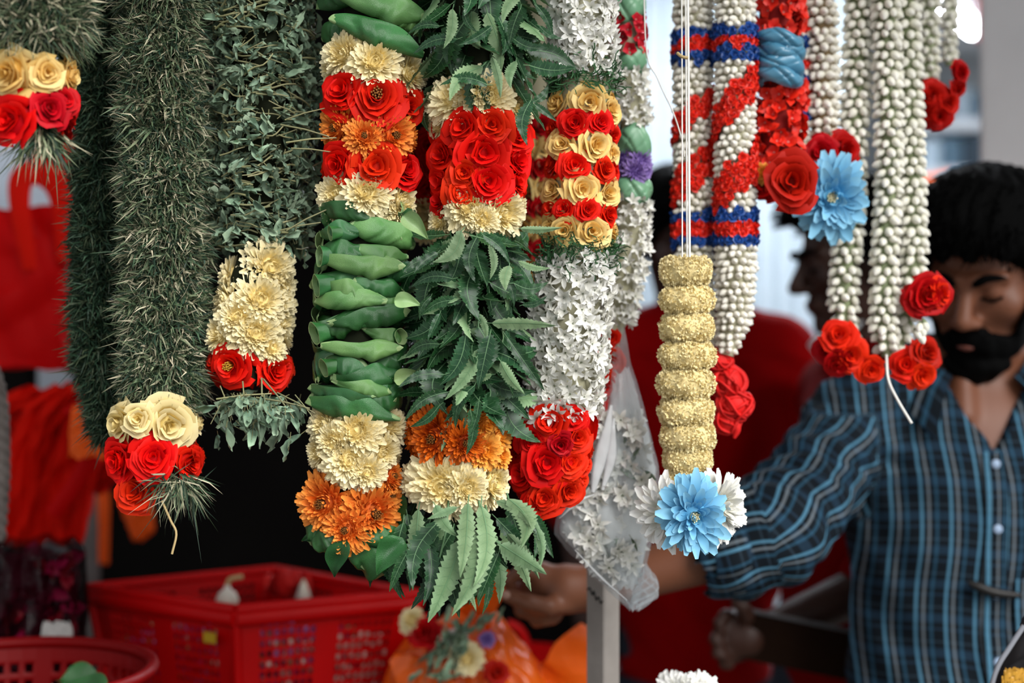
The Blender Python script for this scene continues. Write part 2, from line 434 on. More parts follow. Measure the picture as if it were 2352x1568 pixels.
def neem_geo(seed):
    """serrated neem leaflet along +x, face normal +z; upper and lower skins, raised midrib and side veins"""
    r = random.Random(seed); g = Geo(); n = 14
    bow = r.uniform(-.16, .16); droop = r.uniform(-.10, .30); fold = r.uniform(.10, .38); tw = r.uniform(-.5, .5)
    s = np.linspace(0, 1, 2 * n + 1)
    asym = r.uniform(.85, 1.0)
    def mid(q): return np.stack([q, bow * np.sin(np.pi * q) , -droop * q * q * .6], -1)
    wid = .142 * np.sin(np.pi * np.clip(s, 0, 1) ** .72) ** .85 * (1 - .25 * s) + .003
    saw = np.where(np.arange(2 * n + 1) % 2 == 0, .84, 1.14); saw[:3] = 1; saw[-2:] = 1
    C = mid(s)
    def pt(side, frac):
        wv = wid * (saw if frac == 1 else 1) * (1 if side > 0 else asym) * frac
        shift = .035 * (saw - 1) * 1.5 if frac == 1 else 0
        a = tw * (s - .5)
        Y = side * wv * np.cos(fold); Z = wv * np.sin(fold) + .012 * np.sin(s * 25 + seed) * frac
        return C + np.stack([np.zeros_like(s) - shift, Y * np.cos(a) - Z * np.sin(a), Y * np.sin(a) + Z * np.cos(a)], -1)
    rows = np.stack([pt(-1, 1), pt(-1, .5), C, pt(1, .5), pt(1, 1)])          # 5 x k
    k = len(s); Qd = gridq(4, k - 1)
    tt = np.tile(np.abs(np.array([1, .5, 0, .5, 1])), (k, 1)).T.ravel() * .8
    g.add(rows.reshape(-1, 3), Qd[:, ::-1], m=0, t=tt)
    low = rows.copy(); low[1:4, :, 2] -= .006; low[[0, 4], :, 2] -= .002
    g.add(low.reshape(-1, 3), Qd, m=1, t=tt)
    # midrib, both faces
    mw = .0085 * (1 - .8 * s)
    for dz, fl in ((.008, 1), (-.014, 0)):
        V = np.stack([C + np.stack([0 * s, -mw, 0 * s + dz * .5], -1), C + np.stack([0 * s, 0 * s, 0 * s + dz], -1), C + np.stack([0 * s, mw, 0 * s + dz * .5], -1)])
        Q2 = gridq(2, k - 1); g.add(V.reshape(-1, 3), Q2[:, ::-1] if fl else Q2, m=2, t=.5)
    # side veins
    for j in range(3, 2 * n - 4, 3):
        for row, e in ((1, 0), (3, 4)):
            for dz in (.004, -.009):
                a = C[j]; b = rows[row][min(j + 1, k - 1)]; c = rows[e][min(j + 2, k - 1)]
                w = np.array([.0020, 0, 0]); z = np.array([0, 0, dz])
                g.add([a - w + z, a + w + z, b - w + z, b + w + z, (b * .25 + c * .75) + z], [(0, 1, 3, 2)], [(2, 3, 4)], m=2, t=.3)
    # stalk
    V, Q, T, _, _, t, _ = tube([(-.12, 0, .01), (-.05, 0, .0), (.02, 0, 0)], [.008, .01, .008], 5).arrays(); g.add(V, Q, T, m=2, t=.2)
    return g

def oval_leaf_geo(seed, curl=.5, wid=.26):
    """small soft herb leaf along +x"""
    r = random.Random(seed); g = Geo(); nu, nv = 4, 7
    u, v = uvgrid(nu, nv)
    w = wid * np.sin(np.pi * v ** .8) ** .8 * (1 - .15 * v) + .01
    c = curl * r.uniform(-1, 1.4); f = r.uniform(.2, 1.3); wv = r.uniform(.04, .12)
    x = v * np.cos(c * v * .6) ; y = u * w * np.cos(f * np.abs(u)); z = np.abs(u) * w * np.sin(f) - np.sign(c) * abs(c) * v ** 2 * .4 + wv * np.sin(9 * v + 4 * u + seed) * (.4 + np.abs(u)) + .5 * wv * np.sin(17 * v - 3 * u + 2 * seed)
    y = y + .12 * r.uniform(-1, 1) * v ** 2
    g.add(np.c_[x, y, z], gridq(nu, nv), t=np.clip(v * .5 + r.uniform(-.1, .4) + .25 * np.abs(u), 0, 1))
    V, Q, T, _, _, t, _ = tube([(-.25, 0, .02), (0, 0, 0), (.5, 0, z[nu // 2 * (nv + 1) + 3] + .01)], [.02, .02, .008], 4).arrays(); g.add(V, Q, T, m=1, t=t)
    return g

def roll_geo(seed, open_l=False, pinch=True):
    """betel leaf doubled over a horizontal fold: long axis x (-1..1), fold bulging toward +z, edges open at the top, creased"""
    r = random.Random(seed); g = Geo(); nu, nv = 34, 22
    peak = r.uniform(-.35, .35); sl = r.uniform(1.2, 1.9); endl, endr = r.uniform(.03, .35), r.uniform(.03, .35)
    arch = r.uniform(-.16, .16); slope = r.uniform(-.14, .14); flare = r.uniform(.1, .5)
    tents = [(r.uniform(-.7, .7), r.uniform(-.9, .9), r.uniform(.07, .20), r.uniform(-.26, .22)) for _ in range(7)]
    if pinch: tents.append((r.uniform(-.3, .3), r.uniform(-.4, .4), .16, -.30))
    def skin(a0, a1, rs, lift, top, diag):
        u, v = uvgrid(nu, nv); a = math.radians(a0) + (math.radians(a1 - a0) + diag * u) * v
        q = np.where(u < peak, (peak - u) / (1 + peak), (u - peak) / (1 - peak))
        h = 1 - q ** sl * (1 - np.where(u < 0, endl, endr))
        R = .5 * h * rs
        for (c, k, w, A) in tents:
            s_ = (u - c) + k * (v - .5); R = R * (1 + A * np.clip(1 - np.abs(s_) / w, 0, 1) * np.sin(np.pi * np.clip(v * 1.1, 0, 1)))
        R = R * (1 + .035 * np.sin(9 * u + 5 * v + seed))
        open_ = np.clip((v - .70) / .30, 0, 1)                   # the upper edge leans outward and waves
        x = u * (1 + .05 * np.sin(seed + 3 * v)) + .06 * open_ * np.sin(4 * u + seed)
        y = R * np.sin(a) + arch * (1 - u * u) + slope * u + top * open_ * (.10 + .07 * np.sin(5 * u + seed))
        z = R * np.cos(a) * .9 - .30 * u ** 2 + lift + flare * .22 * open_ * (1 + .5 * np.sin(3 * u + 2 * seed))
        return np.c_[x, y, z], np.clip(.45 + .35 * np.sin(5 * u + seed) + .3 * np.cos(a), 0, 1), u, v
    def layer(V, t, m0, m1, th=.02):
        cen = np.array((0, 0, -.1)); n_ = V * np.array((0, 1, 1)) - cen; n_ = n_ / (np.linalg.norm(n_, axis=1, keepdims=True) + 1e-6)
        V2 = V - n_ * th; Qd = gridq(nu, nv)
        g.add(V, Qd[:, ::-1], m=m0, t=t); g.add(V2, Qd, m=m1, t=.6)
        w = nv + 1
        for idx in (np.arange(nu + 1) * w, np.arange(nu + 1) * w + nv, np.arange(w), nu * w + np.arange(w)):
            k = len(idx); g.add(np.vstack([V[idx], V2[idx]]), np.c_[np.arange(k - 1), np.arange(1, k), k + np.arange(1, k), k + np.arange(k - 1)], m=1, t=1.0)
    V, t, u, v = skin(-125 + r.uniform(-10, 10), 48 + r.uniform(-22, 22), 1.0, 0, 1, r.choice((-1, 1)) * r.uniform(.35, .95))
    layer(V, t, 0, 1)
    V, t, u, v = skin(-60, 125 + r.uniform(-15, 15), .92, -.10, 1.3, r.uniform(-.4, .4))       # the inner half of the folded leaf
    layer(V, t, 0 if r.random() < .75 else 1, 1)
    return g

def blade_leaf_geo(seed, w=.38):
    """broad pointed betel leaf along +x with two skins"""
    r = random.Random(seed); g = Geo(); nu, nv = 8, 14
    u, v = uvgrid(nu, nv)
    wd = w * np.sin(np.pi * v ** .62) ** .9 * (1 - .2 * v) + .004
    fold = r.uniform(.3, .8); dr = r.uniform(.1, .35)
    X = v; Y = u * wd * np.cos(fold * np.abs(u)) + .1 * np.sin(v * 3) * r.uniform(-1, 1)
    Z = np.abs(u) * wd * np.sin(fold) - dr * v ** 2 + .02 * np.sin(10 * v + 3 * u + seed)
    V = np.c_[X, Y, Z]; tt = np.clip(.3 + .4 * np.abs(u) + .2 * np.sin(12 * v), 0, 1)
    g.add(V, gridq(nu, nv)[:, ::-1], m=0, t=tt); V2 = V.copy(); V2[:, 2] -= .008
    g.add(V2, gridq(nu, nv), m=1, t=tt)
    return g

ROSE = {k: [Template(rose_geo(10 * j + s, n=16 + s, opened=o), 'rose', m) for s, o in enumerate((0, .15, .35, .05))]
        for j, (k, m) in enumerate((('red', m_red), ('crim', m_crim), ('yel', m_yel), ('yel2', m_yel2)))}
ROSE_EYE = Template(rose_geo(77, n=18, opened=.6), 'open_rose', m_red)
ROSE_EYEY = Template(rose_geo(78, n=16, opened=.7), 'open_rose', m_red)
MUM = {'cream': [Template(mum_geo(100 + s, n=230, w=.11, mess=.16), 'chrysanthemum', m_cream) for s in range(4)],
       'oran': [Template(mum_geo(110 + s, n=190, w=.10), 'chrysanthemum', m_oran) for s in range(3)],
       'oran2': [Template(mum_geo(120 + s, n=200, w=.095), 'chrysanthemum', m_oran2) for s in range(2)],
       'gold': [Template(mum_geo(130 + s, n=130, w=.13), 'chrysanthemum', m_yor) for s in range(2)],
       'blue': [Template(mum_geo(140 + s, n=120, w=.15, L1=.95, L0=.35, curl_in=.8, mess=.5), 'chrysanthemum', m_blue) for s in range(2)],
       'white': [Template(mum_geo(150 + s, n=120, w=.14, L1=.95, L0=.35, curl_in=.8, mess=.3), 'chrysanthemum', m_white) for s in range(2)],
       'purp': [Template(mum_geo(160 + s, n=90, w=.10, L1=.8, L0=.5, curl_in=.3), 'statice', m_purp) for s in range(2)]}
STAR = [Template(star_geo(200 + s, n=6, w=.19 + .02 * s, up=.25 + .15 * s), 'tuberose', [m_white, m_calyx]) for s in range(4)]
SPIKE = [Template(star_geo(210 + s, n=5, w=.2, up=.85, tubeL=.7), 'tuberose', [m_white, m_calyx]) for s in range(3)]
BUD = Template(bud_geo(), 'jasmine_bud', m_bud)
BUDG = Template(bud_geo(True), 'jasmine_bud', [m_budg, m_calyx])
BUDL = Template(bud_geo(), 'jasmine_bud', m_white)
KNOT_R = [Template(rose_geo(300 + s, n=8, nu=4, nv=3), 'ribbon_knot', m_scar) for s in range(3)]
KNOT_B = [Template(rose_geo(310 + s, n=8, nu=4, nv=3), 'ribbon_knot', m_royal) for s in range(3)]
PETR = [Template(star_geo(320 + s, n=5, w=.42, up=.7, tubeL=.4), 'petal_cluster', [m_scar, m_white]) for s in range(3)]
PETC = [Template(star_geo(330 + s, n=5, w=.40, up=.6, tubeL=.4), 'petal_cluster', [m_pink, m_white]) for s in range(2)]
NEEM = [Template(neem_geo(400 + s), 'neem_leaf', [m_neem, m_neemb, m_vein]) for s in range(9)]
HERB = [Template(oval_leaf_geo(450 + s, curl=.9), 'herb_leaf', [m_herb, m_hstem]) for s in range(10)]
ROLL = [Template(roll_geo(500 + s, pinch=s % 3 != 2), 'folded_leaf', [m_betel, m_betelp]) for s in range(10)]
m_betelm = mat('betel_leaf_yellowing', '#44743a', 0.3, '#648e50', 0.22, noise=40, namp=0.2, spec=0.55, hue=0.012, bump=70, bumpd=0.3)
ROLLP = [Template(roll_geo(520 + s, pinch=s % 2 == 0), 'folded_leaf', [m_betelm, m_betelp]) for s in range(4)]
def cup_geo(seed):
    """rolled leaf seen at its open end: a short cone along x, mouth at -x with a flared pale lip"""
    r = random.Random(seed); g = Geo(); nu, nv = 30, 12
    a, v = uvgrid(nu, nv, 0, 6.9, 0, 1)
    R = (.50 - .16 * v) * (1 - .06 * a / 6.9) * (1 + .05 * np.sin(2 * a + seed) + .03 * np.sin(5 * a + 4 * v)) * (1 + .10 * np.clip(.15 - v, 0, 1) / .15)
    x = -.6 + 1.5 * v + .10 * np.sin(a + seed) * (1 - v)
    V = np.c_[x, R * np.cos(a) * .85, R * np.sin(a)]; V2 = np.c_[x, (R - .03) * np.cos(a) * .85, (R - .03) * np.sin(a)]
    Qd = gridq(nu, nv); tt = np.clip(.5 + .4 * np.sin(3 * a + 5 * v + seed), 0, 1)
    g.add(V, Qd, m=0, t=tt); g.add(V2, Qd[:, ::-1], m=1, t=tt)
    w = nv + 1
    for idx in (np.arange(nu + 1) * w, np.arange(w), nu * w + np.arange(w)):
        k = len(idx); g.add(np.vstack([V[idx], V2[idx]]), np.c_[np.arange(k - 1), np.arange(1, k), k + np.arange(1, k), k + np.arange(k - 1)], m=1, t=1.0)
    return g
CUP = [Template(cup_geo(560 + s), 'rolled_leaf', [m_betel, m_betelp]) for s in range(3)]
BLADE = [Template(blade_leaf_geo(540 + s), 'betel_leaf', [m_betel, m_betelp]) for s in range(4)]
BLADEP = [Template(blade_leaf_geo(550 + s), 'betel_leaf', [m_betelp, m_betel]) for s in range(2)]

def eye_geo():
    g = lathe([(.15, .2), (.13, .32), (.07, .38), (0.001, .39)], 10)
    for k in range(16):
        a = k * 2.4; q = .12 * math.sqrt(k / 16); tube([(q * math.cos(a), q * math.sin(a), .33), (q * 1.2 * math.cos(a), q * 1.2 * math.sin(a), .44)], [.018, .022], 5, g=g)
    return g
def stamen_geo():
    g = Geo()
    for k in range(18):
        a = k * 2.4; q = .17 * math.sqrt(k / 18)
        tube([(q * math.cos(a), q * math.sin(a), .1), (q * 1.25 * math.cos(a), q * 1.25 * math.sin(a), .52)], [.02, .035], 5, g=g)
    return g
for kk, mm in (('oran', m_cent), ('oran2', m_cent), ('blue', m_cream)):
    me_ = eye_geo().mesh('flower_eye', mm)
    for T_ in MUM[kk]: T_.sub = ('flower_eye', me_)
ROSE_EYE.sub = ('stamens', stamen_geo().mesh('stamens', m_cent)); ROSE_EYEY.sub = ('stamens', stamen_geo().mesh('stamens', m_centy))
def put(parent, name, T, M_):
    o = obj(name, T.me, parent, M4=Matrix(M_.tolist()))
    if T.sub:
        c = bpy.data.objects.new(T.sub[0], T.sub[1]); COL.objects.link(c); c.parent = o
    return o

def jit(n, a):
    v = np.asarray(n) + np.array((U(-a, a), U(-a, a), U(-a, a))); return v / np.linalg.norm(v)

def flowers(parent, S, kind, items, name, sink=.5, tilt=.22, around=None):
    """items: (px, py, radius_px[, template]) sitting on strand S; around=(py, r): hidden back flowers of the row"""
    pool = ROSE.get(kind) or MUM.get(kind)
    for it in items:
        px, py, r = it[:3]; T = it[3] if len(it) > 3 else random.choice(pool)
        rm = S.m(r) * 1.1
        pos, n = S.px(px, py, sink * rm); n = n * .7 + np.array((0, -.45, 0))
        put(parent, name, T, frame_m(pos, jit(n, tilt), rm * np.array((1, U(.88, 1.05), U(.9, 1.1))), U(0, 6.28)))
    if around:
        for py, r in around:
            rm = S.m(r)
            for th in (1.75, 2.6, -1.75, -2.6, 3.14):
                pos, n = S.th(th, py + U(-8, 8), sink * rm); put(parent, name, random.choice(pool), frame_m(pos, jit(n, .2), rm, U(0, 6.28)))

def grass(S, y0, y1, n, lpx=(30, 62), base=.62, palette=None, droop=.1, seed=1, wpx=(2.6, 5.4), outward=1.0):
    """dense bristling blades around a strand; returns one mesh with a colour per blade"""
    g = np.random.default_rng(seed)
    y = g.uniform(y0, y1, n); cx = np.interp(y, S.p[:, 1], S.p[:, 0]); hw = np.interp(y, S.p[:, 1], S.p[:, 2])
    lump = 1 + .10 * np.sin(y / 23.0 + seed) + .07 * np.sin(y / 9.1)
    th = g.uniform(-np.pi, np.pi, n)
    k = S.d / F
    c = np.c_[(cx - 1176) * k, np.full(n, S.d), CAMZ - (y - 784) * k]
    nr = np.c_[np.sin(th), -np.cos(th), np.zeros(n)]
    tg = np.c_[np.cos(th), np.sin(th), np.zeros(n)]
    R = hw * k * base * lump
    b = c + nr * (R * g.uniform(.75, 1.12, n))[:, None]
    el = g.normal(0, .85, n); az = g.normal(0, .65, n)
    d = nr * (np.cos(el) * np.cos(az) * outward)[:, None] + tg * (np.cos(el) * np.sin(az))[:, None] + np.array((0, 0, 1.0)) * (np.sin(el) - droop)[:, None]
    d /= np.linalg.norm(d, axis=1, keepdims=True)
    L = g.uniform(lpx[0], lpx[1], n) * k * np.where(g.random(n) < .04, 1.5, 1)
    w = g.uniform(*wpx, n) * k
    side = np.cross(d, g.normal(0, 1, (n, 3))); side /= np.linalg.norm(side, axis=1, keepdims=True)
    bend = g.normal(0, .16, (n, 3)) + np.array((0, 0, -.12))
    p1 = b + d * (L * .55)[:, None]; p2 = b + (d + bend) * L[:, None]
    s = side * (w * .5)[:, None]
    V = np.stack([b - s, b + s, p1 - s * .9, p1 + s * .9, p2], 1).reshape(-1, 3)
    i = np.arange(n) * 5
    Q = np.c_[i, i + 1, i + 3, i + 2]; T = np.c_[i + 2, i + 3, i + 4]
    pal = np.array([lin(q) for q in (palette or ['#2a3c30', '#405840', '#5c6e50', '#808a6a', '#a6a286', '#c8bea2', '#2e4636'])])
    pr = np.array([.17, .18, .18, .18, .15, .08, .06]) if palette is None else np.full(len(pal), 1 / len(pal))
    colr = pal[g.choice(len(pal), n, p=pr)] * g.uniform(.75, 1.2, n)[:, None]
    G = Geo(); G.add(V, Q, T)
    return G.mesh('grass_blades', m_grass, smooth=False, col=np.repeat(colr, 5, axis=0))

def tangle(S, y0, y1, n, m, lpx=45, seed=3, spread=1.0, wpx=3.0, thlim=np.pi):
    """frizzy curled strands (moss)"""
    g = random.Random(seed); G = Geo(); k = S.d / F
    for i in range(n):
        y = g.uniform(y0, y1); cx, hw = S.at(y); th = g.uniform(-thlim, thlim)
        c = P(cx, y, S.d); nr = np.array((math.sin(th), -math.cos(th), 0)); tg = np.array((math.cos(th), math.sin(th), 0)); up = np.array((0, 0, 1.0))
        p = c + nr * hw * k * g.uniform(.7, .98) * spread
        d = nr * g.uniform(-.1, .5) + tg * g.uniform(-1, 1) + up * g.uniform(-.8, .8)
        pts = [p]
        for q in range(4):
            d = d / np.linalg.norm(d); pts.append(pts[-1] + d * lpx * k / 4); d = d + np.array((g.uniform(-.9, .9), g.uniform(-.7, .5), g.uniform(-.9, .9)))
        pts = np.array(pts); w = wpx * k * .5
        s = np.array((g.uniform(-1, 1), g.uniform(-.3, .3), g.uniform(-1, 1))); s = s / np.linalg.norm(s) * w
        V = np.concatenate([pts - s, pts + s]); q = np.arange(4)
        G.add(V, np.c_[q, q + 1, q + 6, q + 5], t=g.random())
    return G.mesh('moss_strands', m, smooth=False)

# ------------------------------------------------------------------ the setting
m_floor = mat('concrete_floor', '#6f6c68', 0.8, noise=6, namp=0.2, var=0, bump=30, bumpd=.2)
m_ceil = mat('white_ceiling_paint', '#d5dade', 0.8, var=0, noise=3, namp=.05)
m_pale = mat('pale_blue_sheet_metal', '#c6d4dc', 0.45, var=.04, noise=4, namp=.05)
m_pale2 = mat('pale_grey_wall_paint', '#c3c9d0', 0.7, var=0, noise=4, namp=.06)
m_shade = mat('stall_shade_black', '#0b0908', 0.85, var=0, noise=5, namp=.3, spec=.1)  # near-black colour that stands in for the unlit stall interior
m_colm = mat('off_white_column_paint', '#f4f0f0', 0.7, var=0, noise=7, namp=.06, bump=60, bumpd=.05)
m_alu = mat('aluminium_post', '#8e8781', 0.5, var=0, noise=30, namp=.14)
m_tube = mat('lit_fluorescent_tube', '#f4f8ff', 0.4, var=0, emit=30.0)
m_hous = mat('white_lamp_housing', '#e0e4e8', 0.5, var=0)
m_pipe = mat('maroon_pipe', '#7a2426', 0.5, var=0)
m_rod = mat('steel_rod', '#8c8c8c', 0.35, metal=.8, var=0)
m_wood = mat('dark_table_wood', '#2a1d14', 0.6, noise=12, namp=.3, var=0)

def struct(name, g, m, parent=None, **k):
    me = g.mesh(name, m, smooth=k.pop('smooth', False))
    o = obj(name, me, parent, **k)
    if parent is None: o['kind'] = 'structure'
    return o

struct('floor', box_geo(-6, 6, -7, 9, -.1, 0), m_floor)
struct('ceiling', box_geo(-4.2, 4.2, 0.9, 8.2, 2.78, 2.9), m_ceil)
struct('shade_panel_left', box_geo(-1.75, -1.02, 3.0, 3.06, 0, 1.74), m_shade)  # added black screen that gives the darkness behind the red bags
struct('wall_back', box_geo(-4.2, 4.2, 8.0, 8.2, 0, 2.78), m_pale2)
struct('wall_left', box_geo(-4.2, -4.1, 1.2, 8.0, 0, 2.78), m_pale2)
struct('wall_rear_left', box_geo(-3.4, -0.99, 4.2, 4.3, 0, 2.78), m_pale2)
struct('shade_panel_stall', box_geo(-1.02, 0.26, 3.3, 3.36, 0, 2.78), m_shade)  # black panel put in place of the shaded depth of the stall
struct('shade_panel_side', box_geo(0.20, 0.26, 3.36, 5.0, 0, 2.78), m_shade)  # side of the same added panel, painted black for shade
g = box_geo(0, .32, 0, .32, 0, 2.78, bev=.006); ca, sa = math.cos(-.325), math.sin(-.325)
for V in g.V: V[:] = np.c_[V[:, 0] * ca - V[:, 1] * sa + .905, V[:, 0] * sa + V[:, 1] * ca + 2.75, V[:, 2]]
struct('column_right', g, m_colm)
# sheet metal shutter of vertical ribs behind the people
shut = struct('wall_shutter', box_geo(0.26, 1.22, 5.05, 5.1, 0, 2.78), m_pale)
g = Geo()
pr = [(0, .0), (.006, -.022), (.05, -.022), (.056, 0)]
for i in range(len(pr) - 1):
    (a, b), (c, d) = pr[i], pr[i + 1]
    g.add([(a, b, 0), (c, d, 0), (c, d, 2.77), (a, b, 2.77)], [(0, 1, 2, 3)])
ribm = g.mesh('shutter_rib', m_pale, smooth=False)
for i in range(14): obj('shutter_rib', ribm, shut, loc=(0.275 + i * .066, 5.05, 0.005))

# ceiling tube lamps: first one seen, other three unseen and added for light
m_tube_added = mat('added_fluorescent_tube', '#f2f7ff', 0.4, var=0, emit=95.0)
def lamp(x, y, z, label, group, rz=0.0, L=1.2, mt=None):
    e = empty('fluorescent_lamp', (x, y, z), label, 'lamp', group)
    c, s = math.cos(rz), math.sin(rz)
    def R(g):
        for V in g.V: V[:] = np.c_[V[:, 0] * c - V[:, 1] * s, V[:, 0] * s + V[:, 1] * c, V[:, 2]] + np.array((x, y, z))
        return g
    obj('lamp_housing', R(box_geo(-.05, .05, -L / 2, L / 2, .03, .08, bev=.01)).mesh('lamp_housing', m_hous, False), e)
    for dx in (-.025, .025):
        obj('lamp_tube', R(tube([(dx, -L / 2 + .03, .015), (dx, L / 2 - .03, .015)], .014, 10)).mesh('lamp_tube', mt or m_tube), e)
    return e
lamp(1.712, 5.4, 2.70, 'lit white fluorescent tube lamp on the ceiling beside the white column', 'ceiling tube lamps', -.57, .5)
lamp(0.8, 4.0, 2.70, 'added unseen fluorescent tube lamp above the passage, out over the people', 'ceiling tube lamps', 1.2, 1.2, m_tube_added)
lamp(2.2, 4.6, 2.70, 'added unseen fluorescent tube lamp above the passage, beside the shelves', 'ceiling tube lamps', 0, 1.2, m_tube_added)
lamp(-1.6, 3.6, 2.70, 'added unseen fluorescent tube lamp above the red shopping bags', 'ceiling tube lamps', 0.4, .9, m_tube)

# overhead rods the garlands hang from (above the frame)
def rod(name, y, x0, x1, z):
    o = struct(name, tube([(x0, y, z), (x1, y, z)], .011, 10), m_rod, smooth=True); return o
rod('beam_1', 1.50, -1.0, 1.1, 2.03); rod('beam_2', 1.62, -1.0, 1.1, 2.05)
for i, (x, y) in enumerate(((-1.0, 1.56), (1.08, 1.56))):
    struct('beam_%d' % (3 + i), box_geo(x - .02, x + .02, y - .1, y + .1, 2.02, 2.78), m_rod)

# aluminium post with the scribble, standing in front of the arm
pc = P(1385, 784, 1.72)
e = empty('aluminium_post', (pc[0], pc[1], 0), 'square aluminium post behind the hanging clear plastic bag', 'post')
g = box_geo(-.0148, .0148, -.0148, .0148, 0, 2.78, bev=.002)
c_, s_ = math.cos(.80), math.sin(.80)
for V in g.V: V[:] = np.c_[V[:, 0] * c_ - V[:, 1] * s_ , V[:, 0] * s_ + V[:, 1] * c_, V[:, 2]] + np.array((pc[0], pc[1], 0))
obj('post_shaft', g.mesh('post_shaft', m_alu, False), e)
# black marker scrawl on the shaded face
m_ink = mat('black_marker_ink', '#15110f', .6, var=0)
nrm = np.array((-math.sin(.80 + math.pi / 2 - .0), 0, 0))
fx = np.array((c_, s_, 0)); fy = np.array((-s_, c_, 0))
left_n = -fx if (-fx)[1] < 0 else -fy
left_n = -fx if (-fx)[0] < 0 and (-fx)[1] < 0 else -fy
along = np.array((-left_n[1], left_n[0], 0)); along = along if along[0] > 0 else -along
zc = P(1365, 1372, 1.70)[2]
scr = [(-.012, .006), (-.008, .009), (-.004, .001), (-.001, .006), (.002, -.004), (.006, 0), (.009, -.007), (.013, -.004)]
pts = [np.array((pc[0], pc[1], zc)) + left_n * .0150 + along * a + np.array((0, 0, b)) for a, b in scr]
obj('marker_scrawl', tube(spline(pts, 30), .0011, 5).mesh('marker_scrawl', m_ink), e)

# small grey post far behind, at the dark stall
pg = P(206, 1240, 2.75)
e = empty('grey_post', (pg[0], pg[1], 0), 'thin grey post beside the red bags and the dark stall', 'post')
obj('post_shaft', box_geo(pg[0] - .017, pg[0] + .017, pg[1] - .017, pg[1] + .017, 0, 2.78, bev=.003).mesh('post_shaft', mat('grey_paint', '#5e5654', .6, var=0, noise=20, namp=.2), False), e)

# shelves with goods, deep in the passage at the right
m_shelf = mat('white_shelf', '#dfe5ea', .6, var=0)
m_goods = [mat('blue_grey_carton', '#4a6678', .6, var=.3), mat('dark_carton', '#20303c', .6, var=.3), mat('pale_carton', '#a9bcc9', .6, var=.2)]
sx0, sx1, sy = 1.7, 3.3, 6.3
e = empty('shop_shelf', (sx0, sy, 0), 'white shop shelving with rows of cartons beside the white column', 'shelf')
rows = [P(0, y, sy)[2] for y in (272, 385, 560, 760)]
for z in rows: obj('shelf_board', box_geo(sx0, sx1, sy, sy + .35, z - .05, z, bev=.004).mesh('shelf_board', m_shelf, False), e)
for x in (sx0, sx1): obj('shelf_upright', box_geo(x - .02, x + .02, sy, sy + .35, 0, 2.5).mesh('shelf_upright', m_shelf, False), e)
obj('shelf_back', box_geo(sx0, sx1, sy + .35, sy + .37, 0, 2.5).mesh('shelf_back', m_shelf, False), e)
ords = ('first', 'second', 'third', 'fourth', 'fifth', 'sixth', 'seventh')
for ri, z in enumerate(rows[:2]):
    x = sx0 + .05
    for k in range(7):
        w = U(.07, .12); h = U(.12, .17); q = (k + ri) % 3
        o = obj('carton', box_geo(x, x + w, sy + .03, sy + .28, z + .001, z + h, bev=.004).mesh('carton', m_goods[q], False))
        o['category'] = 'carton'; o['group'] = 'cartons on the shop shelf'
        o['label'] = '%s carton, %s from the left on the %s shop shelf board' % (('blue-grey', 'dark', 'pale')[q], ords[k], ('upper', 'lower')[ri])
        x += w + U(.004, .02)
# orange banner strip hung in front of the shelf
m_obar = mat('orange_banner', '#f2662a', .6, var=0)
a, b = P(2085, 425, 5.2), P(2290, 392, 5.2)
g = Geo(); pts = np.linspace(a, b, 9)
V = []
for i, p in enumerate(pts):
    yy = .01 * math.sin(i * 1.3)
    for dz, dy in ((.022, 0), (.022, .004), (-.022, .004), (-.022, 0)): V.append(p + np.array((0, yy + dy, dz)))
V = np.array(V).reshape(9, 4, 3)
g.add(V.transpose(1, 0, 2).reshape(-1, 3), gridq(4, 8, True))
eb = empty('orange_banner', tuple(a), 'orange strip hanging across in front of the shop shelves', 'banner')
obj('banner_strip', g.mesh('banner_strip', m_obar), eb)
for q in (a, b): obj('banner_cord', tube([q, np.array((q[0], q[1], 2.78))], .002, 5).mesh('banner_cord', m_rod), eb)
g = tube([P(2247, -190, 4.6), P(2247, 95, 4.6)], .011, 10)
o = obj('drop_pipe', g.mesh('drop_pipe', m_pipe), label='thin maroon pipe dropping from the ceiling beside the column', cat='pipe')

# display table under the baskets
e = empty('display_table', (-.6, 2.1, 0), 'dark wooden display table carrying the red baskets', 'table')
obj('table_top', box_geo(-1.45, .075, 1.45, 2.70, .885, .915, bev=.004).mesh('table_top', m_wood, False), e)
for x in (-1.42, .045):
    for y in (1.49, 2.66): obj('leg', box_geo(x - .02, x + .02, y - .02, y + .02, 0, .885).mesh('leg', m_wood, False), e)

# ------------------------------------------------------------------ garlands
def garland(name, S, label, group='flower garlands hanging in a row', base_y=None):
    b = S.p[-1] if base_y is None else None
    loc = P(S.p[-1, 0], S.p[-1, 1] if base_y is None else base_y, S.d)
    return empty(name, tuple(loc), label, 'garland', group)

def hang(parent, S, rod_y=1.50, m=m_string):
    top = P(S.p[0, 0], S.p[0, 1], S.d)
    obj('hanging_string', tube([top - np.array((0, 0, .02)), np.array((top[0], top[1], max(2.03, top[2] + .03)))], .0015, 5).mesh('hanging_string', m), parent)

